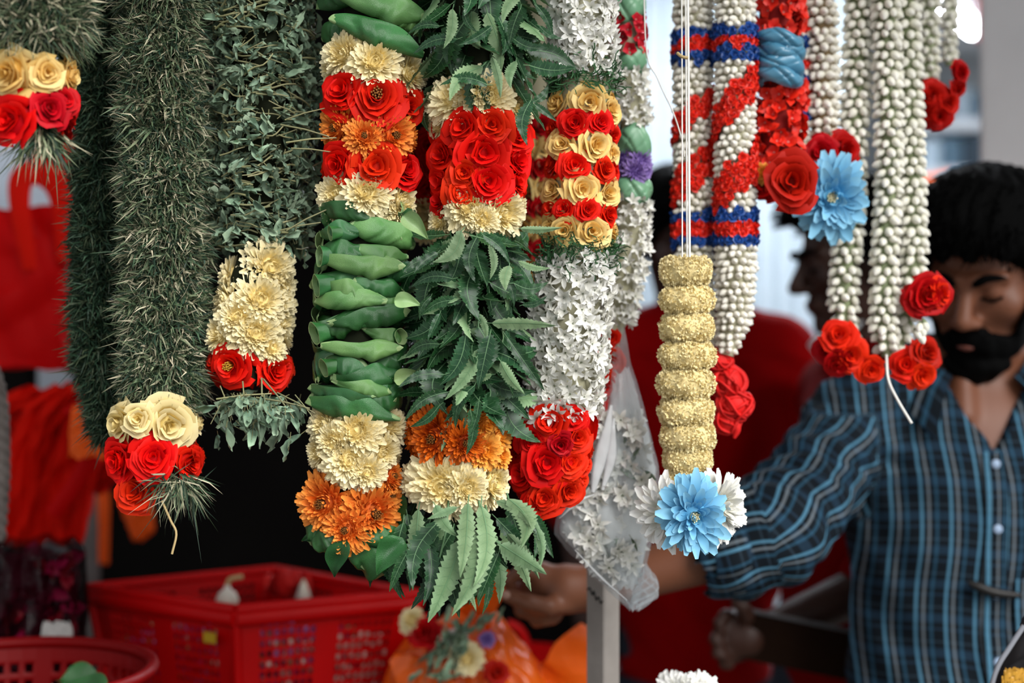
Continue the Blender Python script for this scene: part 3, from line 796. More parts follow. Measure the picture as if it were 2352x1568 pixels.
# ---- 1: grass garland at the frame's left top, nearest to the lens
S = Strand([(95, -320, 140), (95, 40, 140), (75, 120, 110), (75, 330, 95)], 1.36)
G = garland('grass_garland', S, 'short grass garland ending in yellow and red roses at the top left corner')
obj('core', S.core(.45, -320, 300).mesh('core', m_core), G); hang(G, S)
obj('grass_blades', grass(S, -320, 110, 17000, (34, 70), .6, seed=5), G, kind='stuff')
flowers(G, S, 'yel', [(50, 180, 62), (128, 178, 40), (-20, 185, 50)], 'rose', around=[(180, 52)], sink=.6)
flowers(G, S, 'crim', [(48, 285, 60, ROSE['red'][0]), (128, 258, 45), (160, 235, 36), (-25, 280, 50)], 'rose', around=[(270, 50)], sink=.6)
S2 = Strand([(90, 280, 60), (95, 360, 55)], 1.36)
obj('grass_blades', grass(S2, 285, 335, 260, (45, 95), .5, seed=6, droop=1.2, wpx=(3, 5)), G, kind='stuff')

# ---- 2: long double grass garland
Sa = Strand([(372, -320, 118), (372, 0, 116), (380, 500, 112), (378, 900, 105), (360, 965, 80)], 1.52)
Sb = Strand([(255, -320, 78), (252, 0, 74), (238, 500, 78), (232, 800, 70), (255, 980, 42), (262, 1010, 26)], 1.585)
G = garland('grass_garland', Strand([(355, 0, 50), (355, 1170, 50)], 1.52), 'long thick double grass garland ending in yellow and red roses')
obj('core', Sa.core(.5).mesh('core', m_core), G); obj('core', Sb.core(.5).mesh('core', m_core), G); hang(G, Sa); hang(G, Sb)
obj('grass_blades', grass(Sa, -320, 955, 62000, (26, 52), .66, seed=21), G, kind='stuff')
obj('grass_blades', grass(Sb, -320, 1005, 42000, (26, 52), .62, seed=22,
    palette=['#22382a', '#2c4632', '#3c5640', '#505c44', '#1c2c20', '#34402c']), G, kind='stuff')  # darker palette paints shade onto the rear strand
S = Strand([(355, 930, 104), (358, 1060, 112), (330, 1120, 75), (325, 1170, 45)], 1.50)
obj('core', S.core(.5, 920, 1150).mesh('core', m_core), G)
flowers(G, S, 'yel2', [(292, 972, 50), (398, 972, 60), (340, 958, 36)], 'rose', around=[(975, 50)], sink=.6)
flowers(G, S, 'red', [(290, 1055, 56), (372, 1045, 52), (438, 1062, 44), (325, 1125, 50), (262, 1040, 36, ROSE['crim'][1])], 'rose', around=[(1050, 48)], sink=.6)
S2 = Strand([(395, 1070, 50), (420, 1130, 40)], 1.47)
obj('grass_blades', grass(S2, 1085, 1130, 220, (45, 90), .6, seed=24, droop=.9, wpx=(2.5, 4.5)), G, kind='stuff')
obj('dry_stalk', tube(spline([P(372, 1150, 1.45), P(392, 1195, 1.45), P(405, 1225, 1.45), P(395, 1272, 1.45)], 14), .0013, 5).mesh('dry_stalk', m_straw), G)

# ---- 3: herb garland
S = Strand([(600, -320, 120), (600, 0, 118), (605, 400, 116), (600, 560, 108)], 1.55)
G = garland('herb_garland', Strand([(590, 0, 90), (590, 900, 60)], 1.52), 'bushy wilted herb garland with cream flowers and two red roses')
obj('core', S.core(.62, -320, 620).mesh('core', m_core), G); hang(G, S)
pl = Placer(G, 'herb_leaf'); ps = Placer(G, 'herb_stem', 120)
stems = []
for s in range(6):
    r = random.Random(600 + s)
    pts = [np.array((-.5, 0, 0)), np.array((-.15, r.uniform(-.06, .06), r.uniform(0, .1))), np.array((.2, r.uniform(-.08, .08), r.uniform(-.05, .08))), np.array((.55, r.uniform(-.18, .18), r.uniform(-.15, .05)))]
    stems.append(Template(tube(spline(pts, 9), np.linspace(.035, .02, 9), 5), 'herb_stem', m_hstem))
STRAIGHT = Template(tube([(-.5, 0, 0), (0, .02, .02), (.5, 0, 0)], [.02, .018, .014], 5), 'herb_stem', m_hstem)
for i in range(1750):
    py = U(-320, 575); th = U(-2.2, 2.2) if i % 3 else U(-3.14, 3.14)
    pos, n = S.th(th, py, S.m(U(-6, 40)))
    L = S.m(U(26, 56))
    nn = jit(n * .9 + np.array((0, 0, .25)), .8)
    pl.add(random.choice(HERB), frame_m(pos, nn, L, U(0, 6.28)), math.cos(th) * (1 if 0 < py < 560 else -.5) * L)
for i in range(300):
    py = U(-320, 590); th = U(-2, 2); pos, n = S.th(th, py, S.m(U(-4, 26)))
    ps.add(random.choice(stems), frame_m(pos, jit(n, .5), S.m(U(45, 85)), U(-.5, .5) + (math.pi if i % 2 else 0)), math.cos(th) * (1 if 0 < py < 560 else -.5))
# a few stalks poking out to the right, as in the photo
for (x, y, l, tw) in ((700, 300, 110, -.25), (715, 322, 110, .1), (716, 345, 90, -.1), (705, 505, 100, .5), (690, 520, 90, .2), (700, 262, 90, .3)):
    ps.add(STRAIGHT, frame_m(P(x, y, 1.47), (0, -1, .2), S.m(l), tw), 2)
S2 = Strand([(600, 560, 60), (585, 640, 92), (575, 760, 102), (580, 900, 95)], 1.52)
obj('core', S2.core(.6, 560, 880).mesh('core', m_core), G)
flowers(G, S2, 'cream', [(622, 615, 62), (522, 695, 66), (606, 690, 66), (652, 655, 46), (520, 768, 52), (598, 765, 60), (648, 740, 48), (560, 730, 50), (646, 700, 46), (630, 800, 40)], 'chrysanthemum', around=[(640, 52), (700, 55), (770, 50)], sink=.6)
flowers(G, S2, 'red', [(545, 838, 50, ROSE_EYEY), (634, 852, 46), (500, 832, 38, ROSE['crim'][0]), (660, 850, 34)], 'rose', around=[(850, 42)], sink=.6)
# herb tips below the roses
S3 = Strand([(590, 870, 105), (600, 930, 115), (600, 1010, 80)], 1.50)
for (x, y, l, tw) in ((520, 905, 80, -1.2), (560, 905, 95, -1.5), (600, 905, 110, -1.57), (640, 895, 110, -.9), (680, 905, 95, -.5), (560, 890, 120, .1), (650, 905, 120, -.2), (500, 920, 70, -2.0), (700, 915, 70, -.9)):
    ps.add(STRAIGHT, frame_m(P(x, y + 20, 1.47), (0, -1, .1), S.m(l), tw), 2)
for i in range(95):
    x = random.gauss(590, 62); y = 905 + abs(random.gauss(0, 38)); 
    if not 478 < x < 715: continue
    pl.add(random.choice(HERB), frame_m(P(x, y, U(1.44, 1.52)), jit((0, -1, .2), .8), S.m(U(34, 62)), -1.57 + random.gauss(0, .9)), 2)
pl.add(HERB[2], frame_m(P(598, 935, 1.45), (.5, -1, 0), (S.m(90), S.m(52), S.m(60)), -1.57), 3)
pl.flush(); ps.flush()

# ---- 4: betel leaf garland
S = Strand([(862, -320, 118), (862, 40, 118), (858, 160, 114), (850, 330, 110), (846, 470, 106), (828, 620, 112), (822, 850, 108), (818, 1000, 108), (810, 1130, 112), (812, 1230, 100)], 1.50)
G = garland('betel_leaf_garland', S, 'garland of folded glossy green leaves between cream, orange and red flowers')
obj('core', S.core(.6).mesh('core', m_core), G); hang(G, S)
def roll(x, y, w, h, tilt=0.0, T=None, dz=0.0, roty=0.0):
    """folded leaf centred on pixel x,y, half width w and height h in pixels, tilt in degrees"""
    T = T or random.choice(ROLL)
    pos, n = S.px(x, y, S.m(h) * .55 + dz)
    nn = np.array((n[0] * .75, -1, n[2])) if roty == 0 else np.array((roty, -1, 0))
    put(G, 'folded_leaf', T, frame_m(pos, nn, (S.m(w), S.m(h), S.m(h)), math.radians(tilt)))
for (x, y, w, h, t, T) in ((880, 30, 105, 62, -14, ROLLP[0]), (872, 100, 108, 60, -17, ROLL[2]), (778, 78, 62, 60, 12, ROLL[1]), (800, 10, 90, 60, 10, ROLL[3]), (900, -40, 110, 60, -8, ROLL[4]), (800, -80, 110, 60, 9, ROLLP[1]), (900, -140, 110, 60, -9, ROLL[6]), (830, -200, 110, 60, 6, ROLL[0]), (850, -260, 110, 60, -6, ROLL[1]), (940, 55, 50, 50, -35, ROLLP[2])):
    roll(x, y, w, h, t, T)
flowers(G, S, 'cream', [(800, 138, 62), (868, 158, 66), (938, 175, 54), (768, 160, 44)], 'chrysanthemum', around=[(150, 55)])
flowers(G, S, 'red', [(802, 222, 60), (872, 238, 64, ROSE_EYE), (938, 248, 50)], 'rose', around=[(235, 55)])
flowers(G, S, 'oran', [(786, 300, 60), (902, 318, 64), (846, 326, 46)], 'chrysanthemum', around=[(310, 55)])
flowers(G, S, 'red', [(790, 382, 50), (870, 392, 62), (936, 396, 48)], 'rose', around=[(388, 52)])
flowers(G, S, 'cream', [(780, 448, 54), (848, 452, 58), (918, 468, 58), (925, 490, 42), (765, 475, 40)], 'chrysanthemum', around=[(460, 52)])
rolls = [(798, 497, 72, 50, -8, ROLL[3]), (888, 545, 78, 62, -22, ROLLP[1]), (788, 535, 58, 48, 8, ROLL[4]), (795, 585, 66, 62, -6, ROLL[5]), (890, 585, 60, 44, -8, ROLLP[2]),
         (838, 610, 92, 54, -6, ROLLP[0]), (905, 620, 52, 58, 14, ROLL[6]), (768, 655, 70, 60, 6, ROLL[1]), (800, 665, 66, 54, -10, ROLLP[3]), (880, 660, 62, 46, -10, ROLL[9]),
         (812, 695, 80, 46, -4, ROLLP[1]), (905, 688, 54, 38, -12, ROLLP[2]), (858, 735, 92, 54, 8, ROLL[0]), (768, 750, 62, 60, 10, ROLL[7]), (890, 770, 58, 44, -16, ROLLP[3]),
         (838, 800, 88, 44, -2, ROLLP[0]), (905, 795, 50, 46, -18, ROLL[8]), (755, 835, 48, 78, 16, ROLL[5]), (805, 848, 58, 54, -12, ROLL[2]), (855, 860, 82, 56, 6, ROLL[4]), (895, 830, 60, 52, 18, ROLL[6]),
         (790, 898, 80, 44, -6, ROLL[9]), (880, 890, 62, 56, -18, ROLL[1]), (840, 885, 66, 40, -8, ROLLP[3]), (815, 940, 105, 66, -6, ROLL[3]), (870, 930, 62, 54, 10, ROLL[0])]
for q in rolls: roll(*q)
for i, (x, y, r_, tw) in enumerate(((772, 590, 52, .1), (768, 655, 58, -.1), (762, 762, 56, .15), (905, 770, 40, 2.9), (790, 540, 38, .3), (780, 840, 46, -.2))):
    pos, n = S.px(x, y, S.m(r_) * .45); sx = 1 if tw < 2 else -1
    M_ = np.eye(4); ax = np.array((.80 * sx, .58, .12)); ax /= np.linalg.norm(ax); yv = np.cross((0, 0, 1.0), ax); yv /= np.linalg.norm(yv); zv = np.cross(ax, yv)
    M_[:3, 0] = ax * S.m(r_) * 1.1; M_[:3, 1] = yv * S.m(r_); M_[:3, 2] = zv * S.m(r_) * .9; M_[:3, 3] = pos
    put(G, 'rolled_leaf', CUP[i % 3], M_)
for py in range(500, 950, 60):
    for th in (1.9, 2.9, -1.9):
        pos, n = S.th(th, py, S.m(28)); put(G, 'folded_leaf', random.choice(ROLL), frame_m(pos, n, (S.m(80), S.m(60), S.m(60)), U(-.2, .2)))
def blade(x, y, L, ang, T=None, d=1.44, n=(0, -1, .15), wsc=1.0):
    T = T or random.choice(BLADE)
    put(G, 'betel_leaf', T, frame_m(P(x, y, d), n, (S.m(L), S.m(L) * wsc, S.m(L)), math.radians(ang)))
blade(925, 495, 75, -42, BLADEP[0]); blade(905, 690, 60, -8, BLADEP[1]); blade(905, 875, 70, 15, BLADEP[0], 1.47)
flowers(G, S, 'cream', [(756, 972, 56), (828, 985, 64), (890, 975, 56), (745, 1035, 48), (812, 1050, 60), (878, 1035, 52), (780, 1010, 50), (850, 1075, 46)], 'chrysanthemum', around=[(975, 52), (1040, 52)])
flowers(G, S, 'oran', [(757, 1150, 76), (856, 1170, 78), (900, 1092, 46), (718, 1150, 50), (805, 1205, 58), (890, 1140, 52)], 'chrysanthemum', around=[(1140, 62)], tilt=.15)
for (x, y, w, h, t, T) in ((738, 1222, 62, 50, -12, ROLL[5]), (868, 1230, 70, 50, 8, ROLL[2])): roll(x, y, w, h, t, T)
blade(800, 1240, 115, -118, BLADE[0], 1.46, n=(-.3, -1, -.2), wsc=.75); blade(905, 1245, 95, -110, BLADE[3], 1.49, n=(.5, -.9, -.5), wsc=.9); blade(800, 1228, 125, 187, BLADE[2], 1.48, n=(-.3, -.8, .5), wsc=.8); blade(905, 1130, 110, -85, BLADE[1], 1.50); blade(925, 1235, 100, -125, BLADE[2], 1.45)
roll(880, 1275, 66, 95, -14, ROLL[8]); roll(905, 1245, 48, 60, 20, ROLL[5]); roll(760, 1235, 66, 55, 14, ROLL[6])

# ---- 5: neem garland
S = Strand([(1095, -320, 120), (1095, 180, 118), (1100, 330, 112), (1098, 500, 104), (1080, 600, 110), (1060, 900, 112), (1050, 1000, 120), (1048, 1110, 118), (1060, 1230, 80)], 1.50)
G = garland('neem_leaf_garland', S, 'garland of jagged dark green leaves with cream, red and orange flowers')
obj('core', S.core(.6, -320, 1200).mesh('core', m_core), G); hang(G, S)
flowers(G, S, 'cream', [(1048, 238, 66), (1122, 236, 62), (1182, 248, 50), (1008, 292, 42), (1010, 245, 48), (1085, 225, 50)], 'chrysanthemum', around=[(240, 55)])
flowers(G, S, 'red', [(1070, 305, 54), (1130, 300, 48), (1184, 318, 46), (1026, 362, 52), (1110, 360, 66), (1184, 372, 46), (1016, 415, 50), (1072, 408, 44), (1120, 425, 58, ROSE['red'][2]), (1184, 418, 46), (1018, 466, 40), (1062, 452, 42)], 'rose', around=[(310, 48), (370, 48), (430, 48)])
flowers(G, S, 'cream', [(1078, 485, 60), (1150, 492, 66), (1012, 512, 40), (1185, 480, 40), (1110, 510, 40)], 'chrysanthemum', around=[(490, 52)])
flowers(G, S, 'oran2', [(1008, 1000, 78), (958, 975, 50), (1070, 1010, 52)], 'chrysanthemum', around=[(990, 60)], tilt=.12)
flowers(G, S, 'gold', [(1112, 965, 46), (1140, 1000, 50), (1112, 1030, 46), (1150, 1045, 36)], 'chrysanthemum', tilt=.3)
flowers(G, S, 'cream', [(1020, 1108, 82), (1126, 1106, 64), (958, 1100, 54), (1075, 1112, 55)], 'chrysanthemum', around=[(1105, 62)], tilt=.15)
pl = Placer(G, 'neem_leaf', 295)
def neem(x, y, L, ang, d=1.43, under=False, T=None, n=None, wsc=1.0, score=5):
    """leaf whose stalk end sits at pixel x,y and which runs L pixels at ang degrees (0 right, -90 down)"""
    T = T or random.choice(NEEM); n = np.array((U(-.35, .35), -1, U(-.1, .4))) if n is None else np.array(n, float)
    M_ = frame_m(P(x, y, d), n, np.array((1, wsc, 1)) * L / F * d, math.radians(ang))
    if under: M_[:3, 1] *= -1; M_[:3, 2] *= -1
    pl.add(T, M_, score)
# masses of leaves around the two leafy stretches
for (y0, y1, num) in ((-320, 195, 210), (535, 935, 230)):
    for i in range(num):
        py = U(y0, y1); th = U(-1.9, 1.9) if i % 4 else U(-3.1, 3.1); pos, n = S.th(th, py, S.m(U(0, 62)))
        out = math.sin(th)
        ang = -math.pi / 2 + out * U(.3, 1.5) + random.gauss(0, .75)
        M_ = frame_m(pos, jit(n * .8 + np.array((0, 0, .35)), .55), np.array((1, U(1.15, 1.8), 1)) * S.m(U(85, 145)), ang)
        if random.random() < .2: M_[:3, 1] *= -1; M_[:3, 2] *= -1
        pl.add(random.choice(NEEM), M_, math.cos(th) * (1 if py > 0 else -.6))
# leaves picked out one by one from the photograph
for a in ((1040, 20, 95, -103, 1, 1.1), (1065, 20, 65, -60, 0, 1), (1195, 20, 90, -105, 0, 1.5), (1200, -20, 95, -120, 1, 1.2), (1175, 85, 95, -15, 0, 1.1), (1215, 150, 110, -5, 0, 1.4), (1210, 115, 130, -20, 0, 1.2), (1240, 60, 60, -30, 0, 1), (1130, 130, 105, -80, 1, .8), (1185, 140, 65, -100, 1, 1.5),
          (1120, 195, 110, 178, 0, 1.0), (1220, 230, 105, -95, 0, 1.2), (1222, 235, 60, 50, 0, 1.2), (1225, 238, 68, -38, 0, 1), (1130, 60, 90, -150, 0, 1), (1010, 60, 80, -170, 0, 1), (1050, 90, 110, -165, 0, 1), (1230, 10, 90, -60, 0, 1),
          (1060, 530, 100, -132, 1, 1.5), (1095, 545, 105, -92, 0, 1.2), (1110, 540, 90, -48, 0, 1.1), (1125, 560, 85, -92, 1, .9), (1170, 610, 60, -100, 1, 2.0), (1180, 650, 80, 2, 0, 1.4), (1195, 525, 105, 3, 1, .7), (1005, 580, 75, 222, 0, 1.2), (1000, 600, 80, 200, 0, 1.2),
          (1130, 742, 150, -3, 1, .8), (1100, 720, 65, -75, 1, 1.1), (1070, 770, 130, -118, 0, 1.3), (1125, 770, 125, -102, 0, 1.3), (1105, 800, 145, -125, 1, .9), (1165, 775, 150, -55, 0, .8), (1150, 830, 95, -52, 1, 1.2), (1130, 860, 70, 190, 1, 1),
          (1090, 885, 110, -115, 0, 1), (1100, 920, 85, -105, 0, 1), (1020, 860, 110, 195, 0, .9), (1030, 900, 120, 212, 0, .9), (1010, 930, 90, 215, 0, 1), (1150, 620, 90, -70, 0, 1), (1190, 600, 80, -10, 1, .9), (1040, 640, 100, 190, 0, 1.1), (1060, 690, 100, 200, 0, 1), (990, 680, 60, 245, 0, 1), (1010, 790, 90, 200, 0, 1.1), (1200, 700, 60, 20, 0, 1),
          (1080, 940, 105, -95, 0, 1.0), (1010, 720, 70, -110, 0, 1)):
    neem(*a[:4], under=a[4], wsc=a[5])
# the hanging tail
for a in ((1000, 1160, 90, -55, 1, 1.5), (935, 1180, 100, -75, 0, 1.2), (1050, 1165, 75, 200, 1, 1), (1075, 1155, 170, -97, 1, .95), (1105, 1160, 190, -100, 1, .9), (1110, 1210, 215, -108, 1, 1.0), (1060, 1240, 200, -112, 1, 1.1), (1010, 1195, 170, -110, 0, 1.1), (1020, 1260, 160, -118, 0, 1.0), (965, 1250, 190, -62, 0, 1.2), (960, 1180, 150, -85, 0, 1), (1140, 1150, 110, -38, 1, 1.0), (1168, 1145, 120, -72, 1, 1.7), (1140, 1190, 120, -45, 0, 1.1), (1150, 1250, 125, -32, 1, 1.4), (1165, 1225, 130, -55, 1, .8),
          (1145, 1270, 125, -112, 0, 1.0), (1055, 1340, 75, -60, 1, .8), (1000, 1300, 120, -100, 0, 1), (1225, 1180, 110, -65, 0, 1.1), (1220, 1190, 120, -80, 1, .8), (1235, 1200, 85, -100, 0, 1), (930, 1200, 130, -100, 0, 1.1), (940, 1260, 110, -115, 0, 1), (900, 1290, 90, -75, 0, 1), (870, 1280, 110, -55, 0, .9), (985, 1350, 70, -70, 0, 1.1), (1090, 1290, 100, -95, 0, 1), (1040, 1220, 150, -100, 0, 1), (1085, 1230, 160, -92, 0, .9), (980, 1230, 160, -95, 0, .9), (1120, 1300, 110, -98, 0, .8)):
    neem(*a[:4], under=a[4], wsc=a[5] * 1.0, d=U(1.42, 1.50) if a[4] == 0 else U(1.41, 1.44))
for i in range(30):
    x = U(925, 1200); neem(x, U(1150, 1230), U(110, 170), -90 + (x - 1060) * .2 + random.gauss(0, 12), d=U(1.46, 1.55), under=random.random() < .3, score=3)
pl.flush()
for (p0, p1) in (((1100, 1150), (1110, 1300)), ((1115, 1160), (1135, 1290)), ((1030, 1150), (1010, 1280))):
    obj('leaf_stalk', tube(spline([P(*p0, 1.46), P((p0[0] + p1[0]) / 2 + 5, (p0[1] + p1[1]) / 2, 1.44), P(*p1, 1.44)], 8), .0012, 5).mesh('leaf_stalk', m_vein), G)
# rear strand of the neem garland
Sr = Strand([(985, -320, 60), (985, 560, 60)], 1.64)
obj('core', Sr.core(.6).mesh('core', m_core), G)
flowers(G, Sr, 'crim', [(960, 400, 40), (985, 440, 42), (955, 360, 38), (1000, 385, 40), (985, 340, 40)], 'rose')
flowers(G, Sr, 'cream', [(970, 490, 44), (1010, 500, 40), (985, 520, 40)], 'chrysanthemum')

# ---- 6: yellow and red rose garland with white florets
S = Strand([(1335, -320, 85), (1335, 0, 82), (1342, 180, 78), (1335, 400, 86), (1332, 560, 86), (1318, 650, 92), (1298, 900, 92), (1262, 1040, 98), (1260, 1170, 70)], 1.535)
G = garland('rose_garland', S, 'garland of striped yellow and red roses ending in white florets and a red rose ball')
obj('core', S.core(.72, -320, 1120).mesh('core', m_corew), G); hang(G, S)
pl = Placer(G, 'tuberose', 295)
def florets(S, pl, y0, y1, step, size, thmax=1.75, T=STAR, sink=.4, tilt=.55, droop=.35, full=True):
    py = y0; row = 0
    while py < y1:
        cx, hw = S.at(py); n = max(4, int(2 * math.pi * hw / (step * 1.15)))
        for i in range(n):
            th = -math.pi + 2 * math.pi * (i + .5 * (row % 2) + U(-.25, .25)) / n
            if abs(th) > thmax and (not full or abs(th) < 0): continue
            pos, nn = S.th(th, py + U(-.3, .3) * step, S.m(size * sink))
            pl.add(random.choice(T), frame_m(pos, jit(nn + np.array((0, 0, -droop)), tilt), S.m(size) * U(.85, 1.15), U(0, 6.28)), math.cos(th) * (1 if 0 < py < 1568 else -.5))
        py += step * .86; row += 1
florets(S, pl, -320, 168, 27, 27)
florets(S, pl, 600, 950, 27, 27)
for i in range(16):   # ragged left edge and brownish stubs
    pass
pl.flush()
obj('moss_strands', tangle(S, 150, 212, 420, m_moss, seed=3), G, kind='stuff')
obj('moss_strands', tangle(S, 552, 622, 520, m_moss, seed=4), G, kind='stuff')
for kind, rows_ in (('yel', [(1278, 240, 38), (1352, 243, 46), (1408, 256, 36)]), ('red', [(1270, 300, 28), (1318, 292, 36), (1374, 290, 30), (1410, 314, 26)]),
                    ('yel', [(1293, 338, 40), (1362, 341, 46), (1408, 355, 32)]), ('red', [(1266, 380, 32), (1318, 388, 38), (1382, 394, 32), (1408, 405, 25)]),
                    ('yel', [(1276, 438, 44), (1334, 440, 42), (1388, 446, 42)]), ('red', [(1257, 481, 26), (1296, 486, 31), (1345, 488, 30), (1392, 496, 30)]),
                    ('yel', [(1262, 525, 36), (1298, 532, 38), (1356, 537, 46), (1402, 530, 36)])):
    flowers(G, S, kind, rows_, 'rose', around=[(rows_[0][1], rows_[0][2])], sink=.55)
flowers(G, S, 'red', [(1200, 952, 44), (1262, 964, 48), (1222, 1010, 38), (1254, 1056, 56), (1206, 1088, 48), (1320, 1000, 36), (1306, 1056, 42), (1346, 1066, 34), (1299, 1120, 42), (1250, 1138, 40), (1315, 958, 32), (1225, 1150, 32), (1185, 1030, 34, ROSE['crim'][0]), (1285, 1015, 30, ROSE['crim'][1]), (1180, 985, 36, ROSE['crim'][2]), (1335, 1100, 30)], 'rose', around=[(970, 42), (1040, 45), (1110, 42)], tilt=.18)
Sr = Strand([(1225, -320, 45), (1225, 560, 45)], 1.68)
obj('core', Sr.core(.7).mesh('core', m_corew), G)
for y in range(245, 560, 94):
    flowers(G, Sr, 'yel', [(1208, y + 90, 40), (1245, y + 95, 38)], 'rose'); flowers(G, Sr, 'crim', [(1205, y + 48, 32), (1240, y + 50, 32)], 'rose')

# ---- 7: satin ribbon garland behind it
S = Strand([(1440, -320, 38), (1442, 120, 37), (1455, 250, 39), (1453, 440, 41), (1447, 500, 45), (1440, 600, 48), (1420, 700, 44), (1395, 780, 40), (1385, 900, 42), (1355, 985, 38)], 1.63)
G = garland('ribbon_garland', S, 'garland with green satin ribbon, purple blossoms and white florets, beside the striped rose garland')
obj('core', S.core(.7, -320, 960).mesh('core', m_corew), G); hang(G, S)
pl = Placer(G, 'tuberose', 290)
florets(S, pl, 168, 300, 22, 20, T=SPIKE, droop=.1, sink=.2)
florets(S, pl, 460, 745, 23, 22, T=SPIKE, droop=.1, sink=.2)
florets(S, pl, -320, -60, 24, 22, T=SPIKE)
pl.flush()
def ribbon(S, y, h, m, parent, name='satin_ribbon', lobes=5, seed=0, sc=1.06, tilt=0.0):
    """puffed pleated ribbon wound once around the strand"""
    cx, hw = S.at(y); c = P(cx, y, S.d); R = S.m(hw) * sc; H = S.m(h) / 2
    na, nb = 72, 14
    a, b = np.meshgrid(np.linspace(0, 2 * np.pi, na, endpoint=False), np.linspace(-1, 1, nb + 1), indexing='ij'); a = a.ravel(); b = b.ravel()
    puff = np.sqrt(np.clip(1 - (b * .97) ** 2, 0, 1))
    rr = R * (.62 + .38 * puff) * (1.04 + .05 * np.sin(lobes * a + seed + 1.5 * b) - .15 * np.exp(-(np.sin(lobes * a / 2 + 1.3 * b + seed) / .16) ** 2) - .10 * np.exp(-(np.sin(lobes * a * .8 - 2.2 * b + 2 * seed) / .12) ** 2))
    z = H * b * (1 + .12 * np.sin(3 * a + seed)) + H * .25 * np.sin(2 * a + seed) + np.sin(a) * 0 + tilt * rr * np.cos(a)
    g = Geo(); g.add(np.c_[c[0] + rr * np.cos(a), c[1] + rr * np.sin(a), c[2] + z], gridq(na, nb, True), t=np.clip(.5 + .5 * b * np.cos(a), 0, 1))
    o = obj(name, g.mesh(name, m), parent)
    a = np.linspace(0, 2 * np.pi, 40); rr = R * 1.005 * (1 + .06 * np.sin(lobes * a + seed))
    pts = np.c_[c[0] + rr * np.cos(a), c[1] + rr * np.sin(a), c[2] + H * .25 * np.sin(2 * a + seed) + tilt * rr * np.cos(a)]
    return o
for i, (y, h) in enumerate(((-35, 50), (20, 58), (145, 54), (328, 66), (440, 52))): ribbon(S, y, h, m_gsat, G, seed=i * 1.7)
pc_ = Placer(G, 'petal_cluster'); florets(S, pc_, 50, 122, 26, 20, T=PETC, droop=0, sink=.2); pc_.flush()
flowers(G, S, 'purp', [(1430, 368, 28), (1468, 372, 28), (1425, 400, 24), (1455, 398, 28), (1478, 395, 22)], 'statice', around=[(380, 26)], sink=.4)
flowers(G, S, 'red', [(1402, 775, 22), (1400, 830, 34), (1412, 862, 28), (1388, 885, 36), (1368, 930, 34), (1352, 965, 30), (1392, 922, 28), (1375, 850, 30)], 'rose', around=[(830, 32), (890, 34), (940, 30)])

# ---- 8: white jasmine garland with blue and red bands, two strands
Sl = Strand([(1592, -320, 48), (1592, 600, 48), (1600, 740, 46), (1630, 830, 28)], 1.66)
Sr = Strand([(1690, -320, 48), (1688, 300, 50), (1691, 620, 50), (1686, 740, 44), (1668, 815, 24)], 1.63)
G = garland('jasmine_garland', Strand([(1660, 0, 48), (1665, 1000, 30)], 1.64), 'two-strand white bud garland with red spirals and royal blue bands')
pb = Placer(G, 'jasmine_bud', 295); pk = Placer(G, 'ribbon_knot', 240)
def beads(S, pb, y0, y1, step, size, T=BUD, pick=None, down=.3, sink=.55, pk=None, thmax=2.1):
    py = y0; row = 0
    while py < y1:
        cx, hw = S.at(py); n = max(5, int(2 * math.pi * hw * .93 / (step * .98)))
        for i in range(n):
            th = -math.pi + 2 * math.pi * (i + .5 * (row % 2)) / n + U(-.06, .06)
            y2 = py + U(-.16, .16) * step
            pos, nn = S.th(th, y2, S.m(size * sink))
            k = pick(cx + hw * math.sin(th), y2, th) if pick else None
            vis = math.cos(th) * (1 if 0 < py else -.5)
            if k in ('R', 'B'):
                pos, nn = S.th(th, y2, S.m(2)); pk.add(random.choice(KNOT_R if k == 'R' else KNOT_B), frame_m(pos, jit(nn, .3), S.m(size * .70), U(0, 6)), vis)
            else:
                pb.add(T, frame_m(pos, jit(nn + np.array((0, 0, -down)), .45), S.m(size * .88) * U(.88, 1.12), U(0, 6)), vis)
        py += step * .8; row += 1
def bands(cx, b1, b2, th1, th2, yb1, yb2):
    def pick(x, y, th):
        for yb in (yb1, yb2):
            dy = y - yb
            if abs(dy) < 40: return 'R' if abs(dy) < 11 else 'B'
        for (ya, yc, half) in ((b1[0], b1[1], th1), (b2[0], b2[1], th2)):
            yy = ya + (yc - ya) * (th / math.pi + .5)
            if abs(y - yy) < half: return 'R'
        return None
    return pick
obj('core', Sl.core(.72).mesh('core', m_corew), G); obj('core', Sr.core(.72).mesh('core', m_corew), G); hang(G, Sl); hang(G, Sr)
beads(Sl, pb, -320, 800, 21, 19, pick=bands(1592, (312, 215), (448, 345), 27, 38, 110, 528), pk=pk)
beads(Sr, pb, -320, 815, 21, 19, pick=bands(1690, (292, 168), (470, 350), 36, 42, 104, 527), pk=pk)
pb.flush(); pk.flush()
